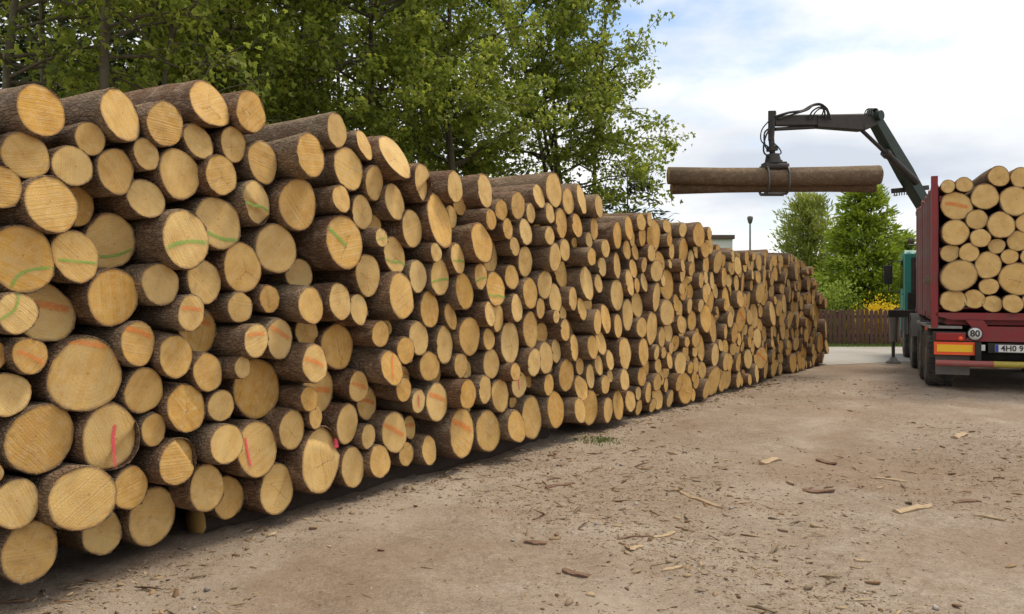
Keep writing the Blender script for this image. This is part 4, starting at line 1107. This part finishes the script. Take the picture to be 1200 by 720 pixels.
def broadleaf(loc, H, crown_r, z_lo, trunk_r, leaves, leaf, mat, label, name='maple_tree', stems=1, lean=(0, 0), lobes=3, group=None, up=0.55, nb=34, bare=0.0, lab_twig=True):
    t = empty(name, loc); wood = MB(); tips = []
    for sidx in range(stems):
        az = rng.uniform(0, 6.28); sp = 0.0 if stems == 1 else rng.uniform(0.10, 0.22)
        pts = []; x = y = 0.0
        dx, dy = lean[0] + math.cos(az) * sp, lean[1] + math.sin(az) * sp
        hs = H * rng.uniform(0.85, 1.0)
        for k in range(9):
            f = k / 8; pts.append(Vector((dx * hs * f + rng.normal(0, 0.05) * (k > 0), dy * hs * f + rng.normal(0, 0.05) * (k > 0), hs * f - 0.05)))
        wood.tube(smooth_path(pts, 2), [trunk_r * (1 - 0.85 * i / 16) * (1.25 if i == 0 else 1) / (1 if stems == 1 else 1.4) for i in range(17)], 8)
        def at(f):
            f = min(max(f, 0), 0.999) * 8; i = int(f); return pts[i].lerp(pts[i + 1], f - i)
        for b in range(nb // stems):
            f = (z_lo + (H - z_lo) * rng.random() ** 0.9) / H
            s = at(f); g = (f * H - z_lo) / (H - z_lo)
            shape = (math.sin(math.pi * min(1, 0.18 + 0.74 * g)) ** 0.7)
            ln = crown_r * shape * rng.uniform(0.6, 1.08); az = rng.uniform(0, 6.28)
            el = rng.uniform(-0.08, up) + 0.35 * g
            d = Vector((math.cos(az) * math.cos(el), math.sin(az) * math.cos(el), math.sin(el)))
            bp = [s]
            for k in range(1, 6): bp.append(s + d * ln * k / 5 + Vector((rng.normal(0, .05), rng.normal(0, .05), -0.10 * ln * (k / 5) ** 2 + rng.normal(0, .04))) * (ln / 2))
            wood.tube(bp, [max(0.006, trunk_r * 0.34 * (1 - k / 5.6)) for k in range(6)], 5, False)
            for w_ in range(rng.integers(5, 9)):
                fk = rng.uniform(0.25, 1.0) * 4.99; i = int(fk); q = bp[i].lerp(bp[i + 1], fk - i)
                d2 = (d + Vector(rng.normal(0, 0.75, 3)) * 0.9).normalized(); l2 = ln * rng.uniform(0.18, 0.40)
                e = q + d2 * l2 + Vector((0, 0, -0.06 * l2))
                m_ = q.lerp(e, 0.5) + Vector(rng.normal(0, 0.03, 3))
                wood.tube([q, m_, e], [0.010, 0.007, 0.004], 4, False)
                tips += [(q.lerp(m_, 0.6), d2), (m_, d2), (m_.lerp(e, 0.5), d2), (e, d2), (e, d2)]
    wood.build('trunk', M['trunk'], t)
    tp = np.array([p for p, _ in tips]); td = np.array([q for _, q in tips])
    keep = rng.random(len(tp)) > bare; tp, td = tp[keep], td[keep]
    cl_ = rng.beta(1.3, 1.5, len(tp))
    idx = rng.integers(0, len(tp), leaves)
    pos = tp[idx] + rng.normal(0, 1, (leaves, 3)) * leaf * np.array([1.35, 1.35, 0.95])
    dr = td[idx] * 0.6 + rng.normal(0, 0.7, (leaves, 3)) + np.array([0, 0, -0.45])
    L = leaf * rng.uniform(0.7, 1.25, leaves)
    cr = link('crown', leaf_mesh('crown', pos, dr, L, L * (0.62 if lobes == 3 else 0.7), tints(leaves, cl_[idx], 0.25, 0.2), lobes), mat, t)
    tag(cr, kind='stuff'); tag(t, label, 'tree', group); return t

def conifer(loc, H, R, sprays, size, mat, label, name='spruce_tree', z_lo=0.3, droop=0.25, width=0.28, trunk_r=0.1, power=0.8, nbr=160, upt=0.0, group=None, cat='tree', lobes=1):
    t = empty(name, loc); wood = MB()
    wood.tube([(0, 0, -0.05), (0.03, 0.02, H * 0.5), (0, 0, H * 0.97)], [trunk_r, trunk_r * .6, 0.01], 8)
    bp, bd, bl = [], [], []
    for k in range(nbr):
        f = rng.random() ** 1.25 * 0.98; z = z_lo + (H - z_lo) * f
        az = rng.uniform(0, 6.28); ln = R * (1 - f) ** power * rng.uniform(0.72, 1.12) + 0.12
        el = -droop + upt + 0.6 * f
        d = np.array([math.cos(az) * math.cos(el), math.sin(az) * math.cos(el), math.sin(el)])
        bp.append((0, 0, z)); bd.append(d); bl.append(ln)
        if k % 2 == 0: wood.tube([(0, 0, z), Vector((0, 0, z)) + Vector(d) * ln * 0.85], [0.02, 0.004], 4, False)
    wood.build('trunk', M['trunk'], t)
    bp, bd, bl = map(np.array, (bp, bd, bl))
    pr_ = bl ** 1.15; idx = rng.choice(len(bl), sprays, p=pr_ / pr_.sum())
    f = rng.random(sprays) ** 0.55
    wob = 0.10 + 0.16 * f * (1.05 - f)
    pos = bp[idx] + bd[idx] * (bl[idx] * f)[:, None] + rng.normal(0, 1, (sprays, 3)) * (wob * bl[idx].clip(0.5, 1.6))[:, None] * np.array([1, 1, 0.55])
    pos[:, 2] -= 0.12 * f * f * bl[idx]
    dr = bd[idx] + rng.normal(0, 0.55, (sprays, 3)) + np.array([0, 0, -0.25 + upt * 1.6])
    L = size * rng.uniform(0.6, 1.3, sprays)
    cl_ = rng.beta(1.4, 1.4, len(bl))
    cr = link('crown', leaf_mesh('crown', pos, dr, L, L * width, tints(sprays, cl_[idx] * 0.7 + 0.3 * f - 0.1, 0.2, 0.2), lobes, 0.1), mat, t)
    tag(cr, kind='stuff'); tag(t, label, cat, group); return t

def bush(loc, rx, ry, rz, n, leaf, mat, label, name='bush', lobes=1, group=None, clumps=60):
    t = empty(name, loc); wood = MB()
    cd = rng.normal(0, 1, (clumps, 3)); cd[:, 2] = np.abs(cd[:, 2]); cd /= np.linalg.norm(cd, axis=1)[:, None]
    cp = cd * (rng.random(clumps) ** 0.35)[:, None] * np.array([rx, ry, rz])
    for k in range(clumps // 2): wood.tube([(rng.normal(0, .08), rng.normal(0, .08), 0), Vector(cp[k]) * 0.6 + Vector((0, 0, 0.05)), Vector(cp[k])], [0.022, 0.012, 0.004], 5, False)
    wood.build('stem', M['trunk'], t)
    idx = rng.integers(0, clumps, n); s = 0.16 * min(rx, rz)
    pos = cp[idx] + rng.normal(0, 1, (n, 3)) * (s + 0.05); pos[:, 2] = np.abs(pos[:, 2])
    dr = cd[idx] + rng.normal(0, 0.7, (n, 3)); L = leaf * rng.uniform(0.7, 1.3, n)
    cl_ = rng.beta(1.3, 1.3, clumps)
    cr = link('foliage', leaf_mesh('foliage', pos, dr, L, L * 0.6, tints(n, cl_[idx]), lobes), mat, t)
    tag(cr, kind='stuff'); tag(t, label, 'bush', group); return t

def gp(u, d): return ((u - 600) / FPX * d, d, 0)
# the big multi-stemmed tree whose crown ends against the sky
broadleaf(gp(682, 19.6), 11.0, 2.7, 1.7, 0.10, 34000, 0.082, M['leaf_maple'], 'tall loose multi-stemmed tree with its crown against the sky, nearest the crane', stems=5, nb=135, lobes=3, up=0.40, bare=0.0)
# tree belt behind the pile, left to right
belt = [(18, 10.6, 9.5, 2.1, 4.3, 0.085, 1500, 'slender trunk at the left edge of the photo behind the pile', 'd'),
        (42, 12.6, 10, 2.2, 4.8, 0.075, 1700, 'second slender trunk from the left edge behind the pile', 'd'),
        (98, 10.4, 10, 2.3, 4.4, 0.09, 1800, 'thick leaning trunk behind the pile, third from the left edge', 'd'),
        (138, 10.8, 8.5, 2.2, 3.4, 0.05, 2000, 'thin trunk leaning right behind the pile, fourth from the left edge', 'm'),
        (262, 13.6, 9.5, 2.6, 2.0, 0.10, 6200, 'leafy maple behind the left third of the pile', 'm'),
        (352, 14.4, 10, 2.7, 2.2, 0.09, 7200, 'dense olive green maple above the top logs left of centre', 'm'),
        (440, 15.2, 10, 2.7, 2.2, 0.10, 7600, 'dense maple behind the pile just left of centre', 'm'),
        (520, 16.4, 11, 2.6, 2.2, 0.10, 6800, 'maple left of the tall loose tree behind the pile', 'm')]
for u, d, H, cr_, zl, trr, nl, lab, mt in belt:
    ln_ = (rng.normal(0, 0.015), 0) if u not in (98, 138) else ((0.06, 0.0) if u == 98 else (0.14, 0.02))
    broadleaf(gp(u, d), H, cr_, zl, trr, int(nl * 2.7), 0.078, M['leaf_maple'], lab, nb=46, lobes=3, lean=ln_, group='trees behind the pile')
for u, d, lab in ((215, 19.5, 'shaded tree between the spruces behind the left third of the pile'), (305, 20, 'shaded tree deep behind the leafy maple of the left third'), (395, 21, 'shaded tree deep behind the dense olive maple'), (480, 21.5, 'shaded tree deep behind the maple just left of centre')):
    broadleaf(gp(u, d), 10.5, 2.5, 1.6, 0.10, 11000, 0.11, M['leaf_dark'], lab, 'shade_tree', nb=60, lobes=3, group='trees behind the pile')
for k, (u, d, H, R, n_, lab) in enumerate([(-40, 17, 13, 2.6, 10000, 'dark spruce behind the trunks, cut by the left edge'), (70, 18, 14, 2.7, 11000, 'dark spruce behind the two leftmost trunks'), (175, 16, 13, 2.6, 11000, 'dark spruce right of the leaning thin trunk'),
        (245, 18, 13, 2.3, 8000, 'dark spruce behind the leafy maple of the left third')]):
    conifer(gp(u, d), H, R, n_, 0.30, M['leaf_spruce'], lab, width=0.30, trunk_r=0.14, nbr=210, group='dark spruces behind the pile')
conifer(gp(735, 20.6), 4.7, 1.5, 5000, 0.22, M['leaf_spruce'], 'low dark spruce under the right side of the tall loose tree', width=0.22, trunk_r=0.05, nbr=90, power=0.6, group='dark spruces behind the pile')
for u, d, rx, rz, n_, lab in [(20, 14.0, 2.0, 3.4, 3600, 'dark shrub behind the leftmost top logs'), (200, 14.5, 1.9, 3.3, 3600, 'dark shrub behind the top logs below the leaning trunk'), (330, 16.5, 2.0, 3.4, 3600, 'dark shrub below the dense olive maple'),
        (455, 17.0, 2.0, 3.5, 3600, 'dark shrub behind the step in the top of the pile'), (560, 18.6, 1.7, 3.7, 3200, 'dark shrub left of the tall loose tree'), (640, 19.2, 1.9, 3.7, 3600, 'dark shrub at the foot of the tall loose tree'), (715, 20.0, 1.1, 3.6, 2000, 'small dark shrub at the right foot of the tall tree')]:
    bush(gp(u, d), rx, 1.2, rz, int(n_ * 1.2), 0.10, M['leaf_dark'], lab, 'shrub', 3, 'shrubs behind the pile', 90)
# garden behind the fence
conifer(gp(1014, 27.2), 5.15, 1.8, 24000, 0.19, M['leaf_thuja'], 'bright green bushy conifer behind the fence, left of the truck', 'conifer_tree', 0.2, 0.05, 0.34, 0.09, 0.68, 300, 0.12)
conifer(gp(946, 30.5), 4.7, 1.55, 15000, 0.22, M['leaf_pine'], 'pale olive pine behind the end of the pile', 'pine_tree', 0.8, -0.1, 0.22, 0.09, 0.36, 240, 0.28)
bush(gp(978, 25.6), 1.0, 0.7, 1.75, 4200, 0.10, M['leaf_bush'], 'round light green bush over the fence at the end of the pile', 'bush')
bush(gp(1029, 24.9), 0.66, 0.35, 1.20, 6500, 0.075, M['flower'], 'yellow flowering bush over the fence beside the cab', 'flowering_bush')
conifer(gp(1062, 31), 3.4, 1.5, 8000, 0.28, M['leaf_thuja'], 'green conifer partly hidden behind the truck cab', 'conifer_tree', 0.2, 0.05, 0.30, 0.09, 0.55, 130, 0.22)
for u, d, H in ((1150, 34, 6.0), (1235, 30, 5.6)):
    conifer(gp(u, d), H * 0.62, 2.0, 5000, 0.3, M['leaf_thuja'], 'green conifer hidden behind the truck load' if u == 1150 else 'green conifer beyond the right edge behind the truck', 'conifer_tree', 0.2, 0.05, 0.30, 0.09, 0.55, 150, 0.2)

# ------------------------------------------------------------------ grass
def grass(name, pts, hgt, label):
    n = len(pts); dr = np.stack([rng.normal(0, .35, n), rng.normal(0, .35, n), np.ones(n)], 1); L = hgt * rng.uniform(0.5, 1.3, n)
    o = link(name, leaf_mesh(name, pts, dr, L, L * 0.16 + 0.004, tints(n, np.full(n, 0.5), 0.25), 1, 0.05), M['grass']); tag(o, label, 'grass', kind='stuff')
n = 5000; gxx = rng.uniform(5, 17, n); gyy = rng.uniform(23.15, 24.3, n)
grass('grass', np.stack([gxx, gyy, np.full(n, 0.01)], 1), 0.09, 'short green grass verge in front of the picket fence')
n = 330; c = P(703, 519, 1500 / (519 - HOR)); gxx = c.x + rng.normal(0, 0.10, n); gyy = c.y + rng.normal(0, 0.16, n)
grass('grass', np.stack([gxx, gyy, hfun(gxx, gyy)], 1), 0.035, 'small tuft of grass on the dirt beside the pile')

# ------------------------------------------------------------------ litter on the ground
def in_yard(n, dlo=2.6, dhi=17.5):
    d = dlo * (dhi / dlo) ** rng.random(n * 3); k = rng.uniform(-0.68, 0.68, n * 3)
    x = k * d; pd = (x - O[0]) * NN[0] + (d - O[1]) * NN[1]
    # thin out in patches
    pat = np.sin(x * 1.7 + 0.6 * np.sin(d * 1.3)) + np.sin(d * 1.1 + 0.8 * np.sin(x * 0.9)) + 0.5 * np.sin(x * 4.1 + d * 3.3)
    ok = (pd > -0.15) & (rng.random(n * 3) < 0.35 + 0.32 * np.clip(pat, -1, 1.6))
    return x[ok][:n], d[ok][:n]
def chips(n, smin, smax, shape):
    x, y = in_yard(n); n = len(x)
    L = np.clip(smin * (1 - rng.random(n)) ** (-1 / 2.2), smin, smax); W = L * rng.uniform(*shape, n); yaw = rng.uniform(0, 6.28, n)
    tilt = rng.normal(0, 0.16, n); roll = rng.normal(0, 0.2, n); th = np.clip(W * 0.22, 0.0015, 0.012)
    ux = np.stack([np.cos(yaw) * np.cos(tilt), np.sin(yaw) * np.cos(tilt), np.sin(tilt)], 1); vx = np.stack([-np.sin(yaw), np.cos(yaw), roll], 1)
    c = np.stack([x, y, hfun(x, y) + th * 0.8 + np.abs(np.sin(tilt)) * L * 0.25], 1)
    V = []
    for (sx, sy) in ((-.5, -.25), (-.1, -.5), (.5, -.15), (.42, .3), (-.05, .5), (-.46, .2)):
        j = rng.uniform(0.75, 1.2, (n, 1)); V.append(c + ux * (L[:, None] * sx * j) + vx * (W[:, None] * sy * j))
    top = np.stack(V, 1); top[:, 1:5, 2] += (L * rng.uniform(0, 0.10, n))[:, None] ; bot = top.copy(); bot[:, :, 2] -= th[:, None] * 1.6
    V = np.concatenate([top, bot], 1); b = (np.arange(n) * 12)[:, None]
    F6 = np.concatenate([b + np.array([[0, 1, 2, 3, 4, 5]]), b + np.array([[11, 10, 9, 8, 7, 6]])])
    F4 = np.concatenate([b + np.array([[i, i + 6, (i + 1) % 6 + 6, (i + 1) % 6]]) for i in range(6)])
    pal = np.array([(0.48, 0.36, 0.22), (0.38, 0.26, 0.145), (0.24, 0.14, 0.075), (0.13, 0.08, 0.05), (0.30, 0.22, 0.15), (0.20, 0.10, 0.055), (0.36, 0.26, 0.16)])
    c_ = pal[rng.choice(len(pal), n, p=[.20, .22, .13, .06, .18, .05, .16])] * rng.uniform(0.75, 1.15, (n, 1))
    T_ = np.repeat(np.concatenate([c_, np.ones((n, 1))], 1), 12, 0)
    return np_mesh('chips', V.reshape(-1, 3), [F6, F4], {'tint': ('FLOAT_COLOR', T_)})
tag(link('wood_chips', chips(12000, 0.011, 0.075, (0.18, 0.55)), M['chips']), 'small bark and wood chips littering the dirt yard', 'wood chips', kind='stuff')
tag(link('bark_crumbs', chips(22000, 0.006, 0.022, (0.3, 0.8)), M['chips']), 'fine bark crumbs strewn over the dirt yard', 'bark crumbs', kind='stuff')
tag(link('wood_slivers', chips(5200, 0.022, 0.16, (0.06, 0.14)), M['chips']), 'thin wood slivers littering the dirt yard', 'wood slivers', kind='stuff')
x, y = in_yard(900); n = len(x); s = np.clip(0.004 * (1 - rng.random(n)) ** (-1 / 2.0), 0.004, 0.022)
octa = np.array([(1, 0, 0), (0, 1, 0), (-1, 0, 0), (0, -1, 0), (0, 0, .7), (0, 0, -.7)])
V = np.stack([x, y, hfun(x, y) + s * 0.25], 1)[:, None] + octa[None] * s[:, None, None] * rng.uniform(0.7, 1.3, (n, 6, 1))
F = (np.arange(n) * 6)[:, None, None] + np.array([[0, 1, 4], [1, 2, 4], [2, 3, 4], [3, 0, 4], [1, 0, 5], [2, 1, 5], [3, 2, 5], [0, 3, 5]])[None]
T_ = np.ones((n, 4)); T_[:, :3] = np.array([0.36, 0.33, 0.29]) * rng.uniform(0.6, 1.5, (n, 1))
tag(link('pebbles', np_mesh('pebbles', V.reshape(-1, 3), F.reshape(-1, 3), {'tint': ('FLOAT_COLOR', np.repeat(T_, 6, 0))}, True), M['stone']), 'small grey pebbles in the dirt yard', 'pebbles', kind='stuff')

def foot_litter(n):
    aa = rng.uniform(-0.3, 13, n); pp = np.abs(rng.normal(0, 0.26, n)) - 0.1
    q = O[None] + AX[None] * aa[:, None] + NN[None] * pp[:, None]; return q[:, 0], q[:, 1]
_iy = in_yard
in_yard = lambda n, *k: foot_litter(n)
tag(link('bark_litter', chips(3600, 0.012, 0.07, (0.2, 0.6)), M['chips']), 'bark scraps gathered along the foot of the log pile', 'bark litter', kind='stuff')
in_yard = _iy
M['fresh'] = worn('fresh_split_wood', (0.46, 0.335, 0.20), (0.28, 0.19, 0.11), 0.7, 20.0, 0.85, 0, 0.5, 0.004)
M['barkpiece'] = worn('loose_bark', (0.17, 0.095, 0.06), (0.28, 0.18, 0.11), 0.7, 25.0, 0.95, 0, 0.6, 0.006)
def slab(name, u0, v0, u1, v1, w, th, mat, label, cat, taper=0.5, curl=0.0):
    """split piece lying on the ground between two points of the yard"""
    p0 = P(u0, v0, 1500 / (v0 - HOR)); p1 = P(u1, v1, 1500 / (v1 - HOR))
    n = 7; c = (p0 + p1) / 2; d = (p1 - p0); sd = Vector((-d.y, d.x, 0)).normalized(); vs, fs = [], []
    o = bpy.data.objects
    for i in range(n):
        f = i / (n - 1); q = p0.lerp(p1, f); hw = w / 2 * ((1 - taper) + taper * math.sin(math.pi * min(1, 0.12 + f * 0.8))) * rng.uniform(0.6, 1.2)
        zz = float(hfun(q.x, q.y)) + 0.004 + curl * math.sin(math.pi * f)
        for k, off in ((-1, 0), (-0.3, 1), (0.4, 1), (1, 0)):
            vs.append(Vector((q.x, q.y, zz)) + sd * hw * k + Vector((0, 0, th * 0.6 * (0.45 + 0.55 * off) + rng.normal(0, th * .12))) + d.normalized() * rng.normal(0, 0.006) - Vector((c.x, c.y, 0)))
        vs += [Vector((q.x, q.y, zz - 0.006)) + sd * hw * 0.9 - Vector((c.x, c.y, 0)), Vector((q.x, q.y, zz - 0.006)) - sd * hw * 0.9 - Vector((c.x, c.y, 0))]
    for i in range(n - 1):
        b = 6 * i
        for k in range(6): fs.append((b + k, b + (k + 1) % 6, b + 6 + (k + 1) % 6, b + 6 + k))
    fs += [tuple(range(5, -1, -1)), tuple(range(6 * (n - 1), 6 * n))]
    ob = MB().add(vs, fs).build(name, mat, None); ob.location = (c.x, c.y, 0)
    tag(ob, label, cat, 'loose pieces on the yard'); return ob
PIECES = [('wood_splinter', 792, 577, 850, 600, .035, .014, 'fresh', 'long pale wood splinter in the middle of the dirt yard', 'splinter', .6),
 ('wood_slab', 1050, 599, 1090, 595, .09, .025, 'fresh', 'flat pale wood slab on the dirt at the right', 'wood piece', .3),
 ('wood_chunk', 893, 547, 912, 541, .10, .03, 'fresh', 'short pale wood chunk on the dirt near mid yard', 'wood piece', .3),
 ('wood_chunk', 1118, 518, 1130, 515, .11, .03, 'fresh', 'pale wood chunk on the bright dirt behind the truck', 'wood piece', .3),
 ('wood_splinter', 1020, 561, 1062, 563, .03, .012, 'fresh', 'thin pale splinter lying level above the flat slab', 'splinter', .5),
 ('wood_splinter', 1140, 606, 1178, 613, .025, .012, 'fresh', 'thin pale splinter at the right edge below the flat slab', 'splinter', .5),
 ('bark_piece', 940, 571, 978, 575, .07, .016, 'barkpiece', 'ragged brown bark strip right of the pale chunk', 'bark', .4),
 ('bark_piece', 958, 536, 980, 540, .08, .02, 'barkpiece', 'dark bark lump on the dirt near mid yard', 'bark', .4),
 ('wood_splinter', 724, 637, 760, 631, .02, .01, 'barkpiece', 'dark thin stick on the near dirt', 'stick', .5),
 ('wood_splinter', 764, 632, 790, 626, .045, .015, 'fresh', 'pale splinter beside the dark stick on the near dirt', 'splinter', .5),
 ('wood_chunk', 740, 651, 752, 645, .045, .02, 'fresh', 'small pale chip below the dark stick', 'wood piece', .3),
 ('bark_piece', 640, 572, 672, 566, .06, .016, 'barkpiece', 'dark bark pieces close to the foot of the pile', 'bark', .4),
 ('bark_piece', 615, 636, 640, 640, .05, .015, 'barkpiece', 'brown bark curl on the near dirt at left', 'bark', .4),
 ('wood_splinter', 1000, 659, 1020, 662, .03, .012, 'fresh', 'short splinter on the near dirt at the right', 'splinter', .5),
 ('bark_piece', 1118, 590, 1148, 588, .06, .015, 'barkpiece', 'dark bark sliver right of the flat pale slab', 'bark', .5),
 ('wood_splinter', 775, 672, 800, 668, .03, .012, 'fresh', 'pale splinter on the dirt at the bottom centre', 'splinter', .5),
 ('bark_piece', 660, 668, 690, 676, .05, .014, 'barkpiece', 'dark bark sliver on the dirt left of bottom centre', 'bark', .5)]
for nm, u0, v0, u1, v1, w, th, mt, lab, ct, tp_ in PIECES: slab(nm, u0, v0, u1, v1, w, th, M[mt], lab, ct, tp_)

print('logs individual', len(individual), 'annotated', n_ann, 'mass', len(mass), 'deep', len(deep), 'tops', len(tops), 'load', len(loads))
